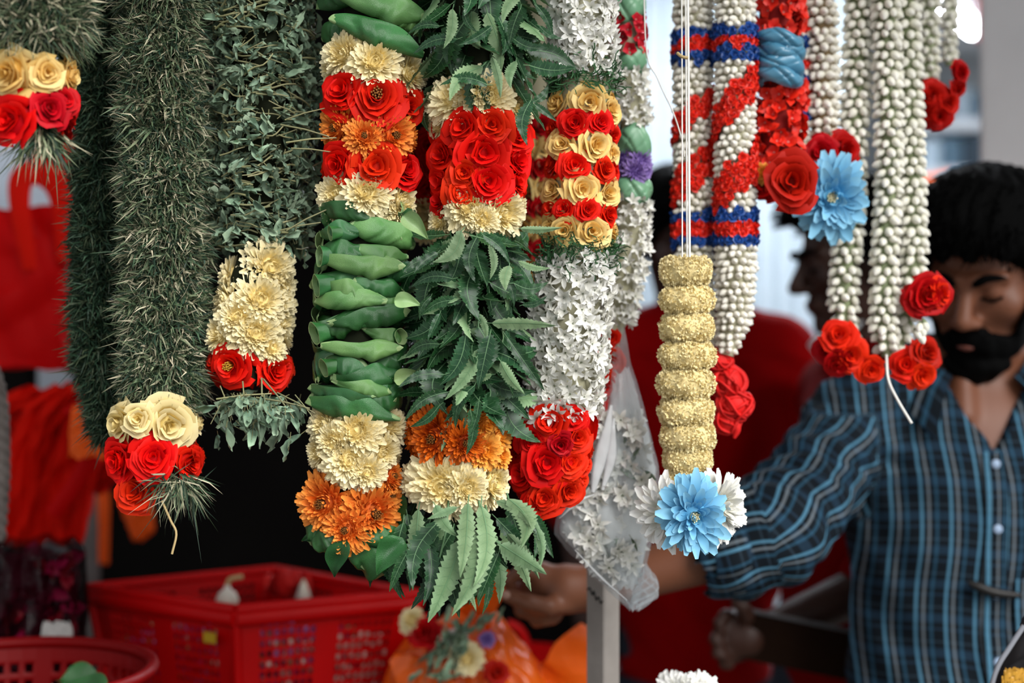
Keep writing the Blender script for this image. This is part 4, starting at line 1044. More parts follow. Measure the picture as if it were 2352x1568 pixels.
# ball of red cord at its end
def cord_ball(parent, spec, m, d, name='cord_loop'):
    for (x, y, r, n) in spec:
        c = P(x, y, d); R = r / F * d
        for k in range(n):
            q = np.random.default_rng(int(x * 7 + y + k)); ax = q.normal(0, 1, 3); ax /= np.linalg.norm(ax)
            a = np.cross(ax, (0, 0, 1.0) if abs(ax[2]) < .9 else (1.0, 0, 0)); a /= np.linalg.norm(a); b = np.cross(ax, a)
            t = np.linspace(0, 2 * np.pi, 22); rr = R * q.uniform(.72, 1.0); sq = q.uniform(.75, 1)
            pts = c + ax * R * q.uniform(-.35, .35) + rr * (np.cos(t)[:, None] * a + sq * np.sin(t)[:, None] * b) + .06 * R * np.sin(3 * t)[:, None] * ax
            obj(name, tube(pts, R * .13, 5, caps=False, flat=.6).mesh(name, m), parent)
        V = lathe([(R * .8 * math.sin(p), -R * .8 * math.cos(p)) for p in np.linspace(.02, math.pi - .02, 9)], 12)
        for W in V.V: W += c
        obj('cord_core', V.mesh('cord_core', m), parent)
m_cord = mat('red_cotton_cord', '#d0100c', .7, var=.12)
cord_ball(G, ((1650, 830, 34, 9), (1672, 880, 44, 12), (1685, 930, 45, 12), (1668, 965, 36, 10)), m_cord, 1.635)
obj('cord_tail', tube(spline([P(1680, 960, 1.63), P(1692, 985, 1.63), P(1686, 1006, 1.63)], 8), [.006] * 4 + [.005, .004, .003, .002], 6).mesh('cord_tail', m_cord), G)

# ---- 9: straw-yellow rope garland on strings
S = Strand([(1575, 585, 58), (1577, 800, 60), (1577, 950, 59), (1580, 1130, 54)], 1.54)
G = garland('yellow_rope_garland', Strand([(1580, 500, 50), (1588, 1245, 50)], 1.52), 'straw yellow puffed flower rope ending in a blue and white bloom')
obj('core', S.core(.6, 592, 1150).mesh('core', m_rope), G)
def puff_geo(seed):
    r = np.random.default_rng(seed); n = 1500
    a = r.uniform(0, 2 * np.pi, n); b = r.uniform(-1.5, 1.5, n)
    R, h = .60, .38
    lump = 1 + .05 * np.sin(5 * a + seed) + .04 * np.sin(9 * a + 3 * b)
    c = np.c_[(R + .30 * np.cos(b)) * np.cos(a), (R + .30 * np.cos(b)) * np.sin(a), h * np.sin(b)] * lump[:, None]
    nr = np.c_[np.cos(b) * np.cos(a), np.cos(b) * np.sin(a), np.sin(b)]
    d = nr + r.normal(0, .55, (n, 3)); d /= np.linalg.norm(d, axis=1, keepdims=True)
    s = np.cross(d, r.normal(0, 1, (n, 3))); s /= np.linalg.norm(s, axis=1, keepdims=True)
    L = r.uniform(.07, .12, n)[:, None]; w = r.uniform(.036, .058, n)[:, None]
    up = np.cross(s, d) * .03
    V = np.stack([c - s * w * .6, c + s * w * .6, c + d * L * .7 - s * w, c + d * L * .7 + s * w, c + d * L + up], 1).reshape(-1, 3)
    i = np.arange(n) * 5; g = Geo()
    g.add(V, np.c_[i, i + 1, i + 3, i + 2], np.c_[i + 2, i + 3, i + 4], t=np.tile([.1, .1, .7, .7, 1], n))
    k = 26; aa, bb = np.meshgrid(np.linspace(0, 2 * np.pi, k, endpoint=False), np.linspace(-1.5, 1.5, 9), indexing='ij'); aa = aa.ravel(); bb = bb.ravel()
    g.add(np.c_[(R + .29 * np.cos(bb)) * np.cos(aa), (R + .29 * np.cos(bb)) * np.sin(aa), h * np.sin(bb)], gridq(k, 8, True), t=.3)
    return g
PUFF = [Template(puff_geo(700 + s), 'flower_ring', m_rope) for s in range(3)]
for i, (x, y, w, h) in enumerate(((1573, 622, 58, 44), (1577, 688, 60, 40), (1579, 752, 61, 40), (1577, 816, 63, 40), (1574, 880, 63, 44), (1576, 945, 62, 40), (1579, 1002, 61, 42), (1580, 1055, 55, 38), (1579, 1105, 54, 42))):
    R_ = S.m(w) / .92; M_ = np.eye(4); q = U(0, 6)
    M_[:3, :3] = np.array([[math.cos(q), -math.sin(q), 0], [math.sin(q), math.cos(q), 0], [0, 0, 1]]) @ np.diag((R_, R_, S.m(h) * .80 / .46)); M_[:3, 3] = P(x, y, S.d)
    put(G, 'flower_ring', PUFF[i % 3], M_)
def tilted(x, y, r, d, n, T, name='chrysanthemum', parent=None, sc=(1, 1, 1)):
    return put(parent or G, name, T, frame_m(P(x, y, d), n, r / F * d * np.array(sc), U(0, 6)))
tilted(1592, 1182, 88, 1.465, (.05, -1, -.1), MUM['blue'][0], sc=(1, .85, .8))
tilted(1528, 1180, 74, 1.50, (-.5, -.9, -.1), MUM['white'][0]); tilted(1652, 1162, 78, 1.50, (.7, -.8, .1), MUM['white'][1]); tilted(1650, 1210, 50, 1.51, (.5, -.8, -.6), MUM['white'][0]); tilted(1590, 1225, 45, 1.50, (0, -.6, -.8), MUM['white'][1])
for x in (1545, 1640, 1600): put(G, 'green_sepal', Template(oval_leaf_geo(800 + x, .4, .3), 'green_sepal', [mat('teal_green_leaf', '#16805e', .5), m_hstem]), frame_m(P(x, 1222, 1.50), (0, -1, 0), 40 / F * 1.5, -1.57))
for (x0, x1, w) in ((1564, 1567, .0008), (1572, 1578, .0008), (1577, 1584, .0013)):
    obj('string', tube(spline([P(x0, -360, 1.52), P((x0 + x1) / 2 + 1, 200, 1.515), P(x1, 590, 1.50)], 14), w, 6).mesh('string', m_string), G)
obj('string_knot', tube(spline([P(1556, 122, 1.51), P(1566, 130, 1.505), P(1580, 133, 1.505)], 8), .0018, 6).mesh('string_knot', m_straw), G)
S_ = empty('loose_string', tuple(P(1568, 330, 1.53)), 'loose white string sagging from beside the ribbon garland to the yellow rope', 'string')
obj('string_strand', tube(spline([P(1478, -380, 1.56), P(1482, 80, 1.56), P(1510, 180, 1.55), P(1545, 255, 1.54), P(1566, 320, 1.525), P(1572, 360, 1.52)], 26), .0008, 6).mesh('string_strand', m_string), S_)

# ---- 10: red petal garland with steel-blue ribbon
S = Strand([(1785, -320, 60), (1785, 60, 58), (1792, 210, 55), (1785, 330, 55), (1775, 400, 40)], 1.66)
G = garland('petal_garland', Strand([(1790, 0, 40), (1815, 490, 40)], 1.66), 'red petal garland wound with steel blue satin, ending in a crimson rose')
obj('core', S.core(.7).mesh('core', mat('red_core', '#90100c', .8)), G); hang(G, S)
pp = Placer(G, 'petal_cluster'); florets(S, pp, -320, 84, 30, 26, T=PETR, droop=0, sink=.3); florets(S, pp, 200, 388, 30, 26, T=PETR, droop=0, sink=.3); pp.flush()
for i, (y, h) in enumerate(((95, 38), (123, 40), (152, 42), (180, 42))): ribbon(Strand([(1792, 0, 54), (1790, 220, 55)], 1.64), y, h, m_bsat, G, lobes=4, seed=i * 2.1, sc=1.0, tilt=-.12)
tilted(1818, 418, 66, 1.60, (-.1, -1, .05), ROSE['crim'][1], 'rose', G, sc=(1, 1.1, 1))
tilted(1758, 425, 40, 1.66, (-.6, -.8, 0), ROSE['crim'][2], 'rose', G)
tilted(1752, 398, 26, 1.63, (-.2, -1, 0), MUM['gold'][0], 'chrysanthemum', G)
Sx = Strand([(1838, -320, 24), (1840, 360, 22)], 1.70)
pb = Placer(G, 'jasmine_bud', 200); pk = Placer(G, 'ribbon_knot', 80)
def pk10(x, y, th):
    for a, b, c in ((40, 80, 'R'), (95, 118, 'B'), (140, 162, 'R'), (175, 198, 'B'), (205, 245, 'R'), (250, 275, 'B')):
        if a < y < b: return c
obj('core', Sx.core(.7).mesh('core', m_corew), G); beads(Sx, pb, -320, 350, 21, 19, pick=pk10, pk=pk); pb.flush(); pk.flush()

# ---- 11: white bud garland with sky-blue bloom
S = Strand([(1890, -320, 42), (1886, 0, 42), (1892, 300, 40), (1895, 330, 34)], 1.70)
G = garland('jasmine_garland', Strand([(1890, 0, 40), (1905, 530, 40)], 1.70), 'white bud garland ending in a red rose and a sky blue bloom')
obj('core', S.core(.7).mesh('core', mat('brown_core', '#6a5638', .8)), G); hang(G, S)
pb = Placer(G, 'jasmine_bud', 290); beads(S, pb, -320, 325, 26, 22); pb.flush()
tilted(1885, 352, 44, 1.66, (-.3, -1, .1), ROSE['crim'][0], 'rose', G); tilted(1938, 345, 46, 1.67, (.5, -.9, .1), ROSE['crim'][3], 'rose', G); tilted(1915, 372, 36, 1.67, (.1, -1, -.3), ROSE['crim'][1], 'rose', G)
tilted(1908, 455, 96, 1.64, (-.1, -1, -.05), MUM['blue'][1], 'chrysanthemum', G, sc=(.95, .85, .8)); tilted(1870, 470, 52, 1.66, (-.5, -.8, -.2), MUM['blue'][0], 'chrysanthemum', G)

# ---- 12: three-strand green-white bud garland
paths = [[(1985, -320, 34), (1975, 0, 34), (1965, 250, 34), (1950, 500, 36), (1936, 680, 36), (1942, 760, 30), (1965, 800, 20)],
         [(2035, -320, 34), (2035, 0, 34), (2042, 400, 32), (2032, 600, 32), (2030, 760, 34), (2038, 818, 24)],
         [(2078, -320, 32), (2082, 0, 32), (2090, 300, 33), (2098, 560, 33), (2092, 690, 32), (2072, 770, 30), (2050, 815, 22)]]
G = garland('jasmine_garland', Strand([(2035, 0, 30), (2038, 820, 30)], 1.68), 'three-strand greenish white bud garland with red roses at its foot')
pb = Placer(G, 'jasmine_bud', 298)
for i, pth in enumerate(paths):
    S = Strand(pth, (1.70, 1.68, 1.70)[i]); obj('core', S.core(.55).mesh('core', m_calyx), G); hang(G, S)
    beads(S, pb, -320, pth[-1][1], 28, 22, T=BUDG, down=.8, sink=.35)
pb.flush()
for (x, y, r, n, k) in ((1925, 772, 42, (-.2, -1, .3), 0), (1900, 805, 38, (-.7, -.8, 0), 1), (1950, 815, 44, (.1, -1, -.1), 2), (1925, 835, 36, (-.1, -.8, -.6), 3), (2000, 848, 34, (0, -1, -.3), 0),
                        (2128, 678, 56, (.1, -1, .0), 1), (2160, 672, 36, (.7, -.7, .1), 2), (2105, 690, 38, (-.5, -.9, -.2), 3), (2080, 838, 40, (-.2, -1, .1), 0), (2125, 810, 42, (.4, -.9, .2), 1), (2115, 860, 38, (.2, -.9, -.4), 2)):
    tilted(x, y, r, 1.66 if x > 1900 else 1.68, n, ROSE['crim' if k % 2 else 'red'][k], 'rose', G)
for (x, y) in ((2112, 752), (2120, 762), (2108, 768), (2126, 750), (2118, 778)): put(G, 'jasmine_bud', BUDG, frame_m(P(x, y, 1.62), jit((0, -.6, -.8), .4), 18 / F * 1.62, 0))
obj('thread_tail', tube(spline([P(2036, 815, 1.65), P(2040, 870, 1.63), P(2060, 915, 1.62), P(2094, 972, 1.61)], 16), .0016, 6).mesh('thread_tail', m_string), G)

# ---- 13: short bud garland at the right
Sx = Strand([(2132, -320, 28), (2132, 190, 26)], 1.78); Sy = Strand([(2180, -320, 20), (2182, 150, 18)], 1.82)
G = garland('jasmine_garland', Strand([(2150, 0, 30), (2155, 300, 30)], 1.78), 'short bud garland ending in crimson roses beside the white column')
pb = Placer(G, 'jasmine_bud', 200)
for S in (Sx, Sy): obj('core', S.core(.6).mesh('core', m_calyx), G); beads(S, pb, -320, S.p[-1, 1], 26, 20, T=BUDG, down=.8, sink=.35); hang(G, S)
pb.flush()
for (x, y, r, n, k) in ((2140, 222, 40, (-.2, -1, .1), 0), (2175, 235, 36, (.4, -.9, 0), 1), (2155, 265, 36, (0, -.9, -.4), 3), (2205, 165, 30, (.6, -.7, .1), 1), (2200, 200, 28, (.7, -.7, -.2), 0), (2125, 255, 30, (-.5, -.8, -.2), 1)):
    tilted(x, y, r, 1.75, n, ROSE['crim'][k], 'rose', G)

# ------------------------------------------------------------------ people (smooth distance fields turned into one skin each)
def smin(a, b, k):
    h = np.clip(.5 + .5 * (b - a) / k, 0, 1); return b + (a - b) * h - k * h * (1 - h)
def d_cone(p, a, b, ra, rb):
    a = np.asarray(a, float); b = np.asarray(b, float); ba = b - a; l2 = ba @ ba
    t = np.clip(((p - a) @ ba) / l2, 0, 1)
    return np.linalg.norm(p - a - t[..., None] * ba, axis=-1) - (ra + (rb - ra) * t)
def d_ell(p, c, r):
    q = (p - np.asarray(c)) / np.asarray(r); k0 = np.linalg.norm(q, axis=-1); k1 = np.linalg.norm(q / np.asarray(r), axis=-1)
    return k0 * (k0 - 1) / np.maximum(k1, 1e-9)

class Field:
    def __init__(s, lo, hi, h):
        s.lo = np.array(lo, float); s.h = h; s.n = np.ceil((np.array(hi) - s.lo) / h).astype(int) + 1
        s.D = np.full(s.n, .3)
    def sub(s, lo, hi, m=.05):
        i0 = np.clip(np.floor((np.array(lo) - m - s.lo) / s.h).astype(int), 0, s.n - 1); i1 = np.clip(np.ceil((np.array(hi) + m - s.lo) / s.h).astype(int) + 1, 1, s.n)
        sl = tuple(slice(a, b) for a, b in zip(i0, i1))
        ax = [s.lo[k] + s.h * np.arange(i0[k], i1[k]) for k in range(3)]
        return sl, np.stack(np.meshgrid(*ax, indexing='ij'), -1)
    def cone(s, a, b, ra, rb, k=.02, cut=False):
        a = np.asarray(a, float); b = np.asarray(b, float); r = max(ra, rb)
        sl, p = s.sub(np.minimum(a, b) - r, np.maximum(a, b) + r, .05 + k); s._op(sl, d_cone(p, a, b, ra, rb), k, cut)
    def ell(s, c, r, k=.02, cut=False, fr=None):
        c = np.asarray(c, float); r = np.asarray(r, float); R = r.max()
        sl, p = s.sub(c - R, c + R, .05 + k)
        if fr is not None: d = d_ell((p - c) @ fr.T, (0, 0, 0), r)
        else: d = d_ell(p, c, r)
        s._op(sl, d, k, cut)
    def _op(s, sl, d, k, cut):
        s.D[sl] = -smin(-s.D[sl], d, k) if cut else smin(s.D[sl], d, k)
    def points(s):
        ax = [s.lo[k] + s.h * np.arange(s.n[k]) for k in range(3)]
        return np.stack(np.meshgrid(*ax, indexing='ij'), -1)
    def nets(s):
        """naive surface nets -> verts, quads"""
        D = s.D; S = D < 0
        c = [S[i:S.shape[0] - 1 + i, j:S.shape[1] - 1 + j, k:S.shape[2] - 1 + k] for i in (0, 1) for j in (0, 1) for k in (0, 1)]
        cnt = sum(x.astype(np.int8) for x in c); act = (cnt > 0) & (cnt < 8)
        I = np.argwhere(act); idx = np.full(act.shape, -1); idx[act] = np.arange(len(I))
        off = np.array([(i, j, k) for i in (0, 1) for j in (0, 1) for k in (0, 1)])
        val = np.stack([D[I[:, 0] + o[0], I[:, 1] + o[1], I[:, 2] + o[2]] for o in off], 1)
        acc = np.zeros((len(I), 3)); n = np.zeros(len(I))
        for a in range(8):
            for b in range(a + 1, 8):
                if np.abs(off[a] - off[b]).sum() != 1: continue
                m = (val[:, a] < 0) != (val[:, b] < 0); t = val[m, a] / (val[m, a] - val[m, b])
                acc[m] += off[a] + t[:, None] * (off[b] - off[a]); n[m] += 1
        V = s.lo + s.h * (I + acc / n[:, None])
        Q = []
        for ax in range(3):
            o1, o2 = [k for k in range(3) if k != ax]
            A = S; B = np.roll(S, -1, ax)
            m = A != B
            sl = [slice(1, -1)] * 3; mm = np.zeros_like(m); mm[tuple(sl)] = m[tuple(sl)]
            E = np.argwhere(mm); fl = A[mm]
            e1 = np.zeros(3, int); e1[o1] = 1; e2 = np.zeros(3, int); e2[o2] = 1
            q = np.stack([idx[tuple((E + d).T)] for d in (-e1 - e2, -e2, 0 * e1, -e1)], 1)
            ok = (q >= 0).all(1); q = q[ok]; fl = fl[ok]
            sw = fl if ax != 1 else ~fl
            q[~sw] = q[~sw][:, ::-1]; Q.append(q)
        return V, np.concatenate(Q)

def head_frame(yaw, pitch, roll=0):
    """local x: viewer's right when facing the camera, y: forward, z: up"""
    f = np.array((-math.sin(yaw) * math.cos(pitch), -math.cos(yaw) * math.cos(pitch), -math.sin(pitch)))
    x = np.array((math.cos(yaw), -math.sin(yaw), 0)); u = np.array((-math.sin(yaw) * math.sin(pitch), -math.cos(yaw) * math.sin(pitch), math.cos(pitch)))
    c, s = math.cos(roll), math.sin(roll)
    return np.stack([c * x + s * u, f, -s * x + c * u])      # rows

def add_head(Fd, c, fr):
    w = lambda q: c + np.asarray(q, float) @ fr
    def ell(q, r, k=.02, cut=False): Fd.ell(w(q), r, k, cut, fr=fr)
    def cone(a, b, ra, rb, k=.015, cut=False): Fd.cone(w(a), w(b), ra, rb, k, cut)
    ell((0, -.012, .032), (.074, .094, .086), .03); ell((0, .016, -.03), (.060, .072, .082), .03)
    ell((0, .030, -.080), (.046, .050, .034), .025); ell((0, .070, -.102), (.020, .018, .016), .02)
    for s in (-1, 1):
        ell((s * .047, .058, -.020), (.022, .022, .02), .025)
        ell((s * .033, .104, .004), (.019, .016, .011), .012, True)
        ell((s * .032, .074, .004), (.0135, .0135, .012), .004)
        cone((s * .012, .088, .024), (s * .048, .072, .024), .0085, .007, .012)
        ell((s * .014, .098, -.034), (.0085, .011, .0075), .008)
        ell((s * .077, -.010, -.012), (.010, .020, .032), .008)
        ell((s * .006, .106, -.043), (.004, .004, .004), .004, True)
    cone((0, .084, .018), (0, .112, -.028), .0085, .0125, .012)
    cone((-.020, .086, -.059), (.020, .086, -.059), .0065, .0065, .008); cone((-.016, .085, -.069), (.016, .085, -.069), .0075, .0075, .008)
    cone((-.022, .096, -.064), (.022, .096, -.064), .0018, .0018, .003, True)

def nz3(p, f, seed=0):
    return (np.sin(p[..., 0] * f + seed) * np.cos(p[..., 1] * f * 1.1 + 1.7 * seed) + np.sin(p[..., 2] * f * .9 + seed * .6 + p[..., 0] * f * .5)) * .5

def hair_pieces(parent, c, fr, m_hair, beard, h=.004, vol=.018, seed=1, tall=1.0, hl=.060):
    lo, hi = c - .17, c + .19
    B = Field(lo, hi, h); add_head(B, c, fr); p = (B.points() - c) @ fr.T
    x, y, z = p[..., 0], p[..., 1], p[..., 2]
    H = Field(lo, hi, h); H.D = B.D.copy()
    H.ell(c + np.array((0, .035, .092)) @ fr, np.array((.072, .066, .042 * tall)), .03, fr=fr); H.ell(c + np.array((0, -.04, .07)) @ fr, np.array((.085, .08, .06)), .03, fr=fr)
    d = H.D - vol * (1 + .20 * nz3(p, 60, seed) + .12 * np.sin(x * 330 + 5 * np.sin(y * 38 + seed) + 4 * np.sin(z * 45)) + .10 * np.sin(x * 700 + y * 90))
    line = hl - np.maximum(0, .068 - y) * 1.15 - .35 * np.maximum(0, np.abs(x) - .045) + .006 * np.sin(x * 160 + seed)
    line = np.maximum(line, -.085)
    H.D = -smin(-d, z - line, .01); H.D = np.maximum(d, line - z)
    V, Q = H.nets(); g = Geo(); g.add(V, Q); obj('hair', g.mesh('hair', m_hair), parent)
    # loose tufts
    r = np.random.default_rng(seed); vn = V[r.choice(len(V), 900)]; loc = (vn - c) @ fr.T
    g = Geo()
    for q, l in zip(vn, loc):
        if l[2] < .02: continue
        n = l - np.array((0, -.01, .02)); n /= np.linalg.norm(n); d1 = n * .5 + np.array((r.uniform(-.5, .5), r.uniform(-.1, .9), r.uniform(-.3, .3)))
        d1 = np.array((.25 * r.normal(), .9, -.15)) + n * .35; pts = [l - n * .004, l + d1 * .008, l + d1 * .017 + np.array((0, 0, -.003))]
        tube(np.array(pts) @ fr + c, [.0016, .0014, .0004], 4, g=g, caps=False)
    obj('hair_tufts', g.mesh('hair_tufts', m_hair), parent, kind='stuff')
    if beard:
        d = B.D - .0075 * (1 + .35 * nz3(p, 170, seed + 5))
        top = -.047 + np.clip(.088 - y, 0, .2) * .22 - 1.1 * np.clip(np.abs(x) - .022, 0, .022) + 2.4 * np.clip(np.abs(x) - .052, 0, 1)
        top = top + .003 * np.sin(x * 420 + y * 150) + .002 * np.sin(x * 900 + z * 300); reg = np.maximum(z - top, -.02 - y)
        lips = np.full_like(d, 1.0)
        Dd = np.maximum(np.maximum(d, reg), -lips)
        chin = d_ell(p, (0, .058, -.108), (.044, .042, .026)) - .004 * nz3(p, 170, 3)
        B.D = np.minimum(Dd, np.maximum(chin, z + .07))
        V, Q = B.nets(); g = Geo(); g.add(V, Q); obj('beard', g.mesh('beard', m_hair), parent)
        wl = lambda q: c + np.asarray(q, float) @ fr
        obj('lip', tube(spline([wl((-.019, .0935, -.068)), wl((0, .1005, -.0695)), wl((.019, .0935, -.068))], 10), np.array([.001, .003, .0042, .005, .0055, .0055, .005, .0042, .003, .001]), 8, flat=.8).mesh('lip', m_lip), parent)
    # eyebrows and lash lines
    w = lambda q: c + np.asarray(q, float) @ fr
    for s in (-1, 1):
        pts = [w((s * .012, .0975, .020)), w((s * .030, .092, .030)), w((s * .052, .074, .024))]
        obj('eyebrow', tube(spline(pts, 10), np.array([.004, .007, .0085, .009, .0085, .008, .007, .006, .004, .002]), 7, flat=.7).mesh('eyebrow', m_hair), parent)
        pts = [w((s * .019, .086, -.001)), w((s * .032, .0885, -.0045)), w((s * .046, .079, -.001))]
        obj('eyelashes', tube(spline(pts, 8), .0021, 5).mesh('eyelashes', m_hair), parent)

def hand_on(Fd, wrist, palm, fingers, thumb, r=.0092):
    """palm as a chunky slab from wrist to knuckles, each finger a bent chain"""
    Fd.cone(wrist, palm[0], .027, .030, .015)
    for a, b in zip(palm[1:], palm[2:] + palm[1:2]): Fd.cone(a, b, .016, .016, .014)
    Fd.cone(palm[0], np.mean(palm[1:], 0), .028, .024, .015)
    for ch in fingers:
        for i in range(len(ch) - 1): Fd.cone(ch[i], ch[i + 1], r * (1 - .06 * i), r * (.94 - .06 * i), .004)
    for i in range(len(thumb) - 1): Fd.cone(thumb[i], thumb[i + 1], .0125 - .001 * i, .0115 - .001 * i, .005)

m_hair = mat('black_hair', '#030303', .8, var=0, noise=120, namp=.3, spec=.06)
m_lip = mat('brown_lip', '#6a3a30', .45, var=0)
def skin(name, col): return mat(name, col, .5, var=0, noise=9, namp=.10, spec=.4, bump=220, bumpd=.04)
def arm(Fd, sh, el, wr, k=.02): Fd.cone(sh, el, .048, .041, k); Fd.cone(el, wr, .041, .028, k)

def trousers(parent, x0, y0, hip, m, m_shoe, dx=.085):
    g = Geo()
    tube([(x0, y0, hip + .10), (x0, y0, hip), (x0, y0, hip - .12)], [.145, .155, .13], 20, g=g, flat=.75)
    for s in (-1, 1):
        tube(spline([(x0 + s * dx, y0, hip - .05), (x0 + s * dx * 1.1, y0 - .01, hip * .5), (x0 + s * dx * 1.15, y0, .06)], 14), np.linspace(.092, .058, 14), 16, g=g)
    obj('trousers', g.mesh('trousers', m), parent)
    for s in (-1, 1):
        g = lathe([(.02, 0), (.05, .002), (.052, .03), (.045, .06), (.03, .085), (.02, .09)], 14)
        for V in g.V: V[:] = V * np.array((.9, 2.4, 1)) + np.array((x0 + s * dx * 1.15, y0 - .05, 0))
        obj('shoe', g.mesh('shoe', m_shoe), parent)

# ---------------- man in the plaid shirt
def plaid_mat():
    m = bpy.data.materials.new('blue_plaid_cotton'); m.use_nodes = True; nt = m.node_tree; N = nt.nodes; L = nt.links; p = N['Principled BSDF']
    a = N.new('ShaderNodeAttribute'); a.attribute_name = 'uvp'; sp = N.new('ShaderNodeSeparateXYZ'); L.new(a.outputs['Vector'], sp.inputs[0])
    def ramp(src, period, stops):
        d = N.new('ShaderNodeMath'); d.operation = 'DIVIDE'; d.inputs[1].default_value = period; L.new(src, d.inputs[0])
        f = N.new('ShaderNodeMath'); f.operation = 'FRACT'; L.new(d.outputs[0], f.inputs[0])
        r = N.new('ShaderNodeValToRGB'); r.color_ramp.interpolation = 'LINEAR'
        e = r.color_ramp.elements; e[0].position = stops[0][0]; e[0].color = (*lin(stops[0][1]), 1); e[1].position = stops[1][0]; e[1].color = (*lin(stops[1][1]), 1)
        for q, c in stops[2:]: x = e.new(q); x.color = (*lin(c), 1)
        L.new(f.outputs[0], r.inputs[0]); return r.outputs[0]
    b = '#000000'
    v = ramp(sp.outputs[0], .036, [(0, b), (.10, b), (.12, '#4a7e9a'), (.20, '#5a8eaa'), (.23, b), (.36, b), (.38, '#6e767c'), (.45, '#6e767c'), (.47, b), (.62, b), (.64, '#22485e'), (.72, '#22485e'), (.74, b), (1, b)])
    h = ramp(sp.outputs[1], .046, [(0, b), (.08, b), (.10, '#20364a'), (.14, '#20364a'), (.16, b), (.30, b), (.32, '#1c3448'), (.55, '#1c3448'), (.57, b), (.72, b), (.74, '#2c3c48'), (.77, '#2c3c48'), (.79, b), (1, b)])
    base = N.new('ShaderNodeRGB'); base.outputs[0].default_value = (*lin('#0c141b'), 1)
    def addc(x, y, f):
        n = N.new('ShaderNodeMix'); n.data_type = 'RGBA'; n.blend_type = 'SCREEN'; n.inputs[0].default_value = f; L.new(x, n.inputs[6]); L.new(y, n.inputs[7]); return n.outputs[2]
    L.new(addc(addc(base.outputs[0], h, .55), v, .72), p.inputs['Base Color']); p.inputs['Roughness'].default_value = .85; p.inputs['Specular IOR Level'].default_value = .15
    return m
m_plaid = plaid_mat()
m_skin1 = skin('brown_skin', '#744630'); m_skin2 = skin('dark_brown_skin', '#3a2016'); m_skin3 = skin('deep_brown_skin', '#4a2a1c')
m_jean = mat('dark_denim', '#1a2230', .8, var=0); m_shoe = mat('black_shoe_leather', '#14110f', .5, var=0)

x0, y0 = P(2232, 0, 2.02)[0], 2.02
HC = P(2262, 632, 2.0); HF = head_frame(math.radians(35), math.radians(22), math.radians(-4))
PM = empty('person', (x0, y0, 0), 'bearded person in a blue plaid shirt looking down, arm reaching toward the orange bag', 'person')
lo, hi = (-.02, 1.76, .86), (1.0, 2.20, 1.80)
B = Field(lo, hi, .0042)
sh = np.array((x0 - .162, y0, 1.385)); el = P(1765, 1232, 1.84); wr = P(1365, 1350, 1.86)
sh2 = np.array((x0 + .165, y0, 1.385)); el2 = np.array((x0 + .235, y0 - .02, 1.12)); wr2 = np.array((x0 + .20, y0 - .16, .98))
B.ell((x0, y0 + .01, 1.26), (.158, .105, .17), .04); B.ell((x0, y0 + .01, 1.04), (.142, .10, .18), .05)
B.cone(sh, sh2, .055, .055, .04)
for s in (-1, 1): B.cone((x0 + s * .03, y0 + .03, 1.47), (x0 + s * .14, y0 + .01, 1.40), .035, .045, .03)
nb = HC + np.array((0, -.035, -.05)) @ HF
B.cone((x0, y0 + .02, 1.38), nb, .062, .056, .025)
B.cone((x0 - .03, y0 - .06, 1.40), (x0 - .02, y0 - .01, 1.50), .012, .014, .02)
add_head(B, HC, HF); arm(B, sh, el, wr); arm(B, sh2, el2, wr2)
q = lambda x, y, d: P(x, y, d)
hand_on(B, wr, [q(1300, 1352, 1.86), q(1240, 1322, 1.86), q(1228, 1350, 1.88), q(1236, 1378, 1.89), q(1262, 1402, 1.89)],
        [[q(1238, 1318, 1.85), q(1196, 1312, 1.845), q(1168, 1332, 1.85), q(1172, 1350, 1.86)], [q(1226, 1350, 1.88), q(1180, 1352, 1.89), q(1176, 1372, 1.90), q(1196, 1384, 1.90)],
         [q(1236, 1380, 1.89), q(1196, 1388, 1.90), q(1196, 1404, 1.90), q(1216, 1410, 1.89)], [q(1262, 1402, 1.89), q(1228, 1414, 1.895), q(1232, 1426, 1.89), q(1250, 1426, 1.88)]],
        [q(1300, 1385, 1.845), q(1258, 1392, 1.825), q(1212, 1382, 1.82), q(1168, 1368, 1.825)])
V, Q = B.nets(); g = Geo(); g.add(V, Q); obj('body', g.mesh('body', m_skin1), PM)
nl = P(1162, 1366, 1.812); g = lathe([(.001, .0022), (.0045, .0018), (.006, 0)], 10)
for V in g.V: V[:] = np.c_[V[:, 0], -V[:, 2], V[:, 1] * .9] + nl
obj('thumbnail', g.mesh('thumbnail', mat('fingernail', '#b08878', .35, var=0)), PM)
hair_pieces(PM, HC, HF, m_hair, True, h=.0038, vol=.016, seed=3, tall=1.25)
# shirt
lo, hi = (.18, 1.72, .88), (1.06, 2.24, 1.52)
T = Field(lo, hi, .0052)
T.ell((x0, y0 + .005, 1.25), (.178, .125, .19), .05); T.ell((x0, y0 + .005, 1.05), (.172, .125, .22), .06); T.cone((x0, y0, .80), (x0, y0, .96), .15, .15, .06)
T.cone(sh, sh2, .066, .066, .04)
for s in (-1, 1): T.cone((x0 + s * .045, y0 + .03, 1.455), (x0 + s * .14, y0 + .01, 1.405), .036, .052, .03)
slv = el + (wr - el) * .27
T.cone(sh + np.array((0, 0, -.01)), el + (sh - el) * .05, .066, .068, .03); T.cone(el, slv, .064, .062, .025)
T.cone(sh2, el2, .066, .062, .03); T.cone(el2, wr2, .058, .045, .03)
T.cone((x0, y0, 1.42), (x0, y0, 1.56), .066, .075, .01, True)
for t in np.linspace(0, 1, 7):      # the open V at the throat
    zz = 1.465 - .105 * t; T.cone((x0, y0 - .03, zz), (x0 + .004, y0 - .22, zz), .052 * (1 - t) + .006, .052 * (1 - t) + .006, .006, True)
T.cone(slv - (wr - el) * .02, slv + (wr - el) * .3, .052, .052, .004, True)
p = T.points(); ax = el - sh
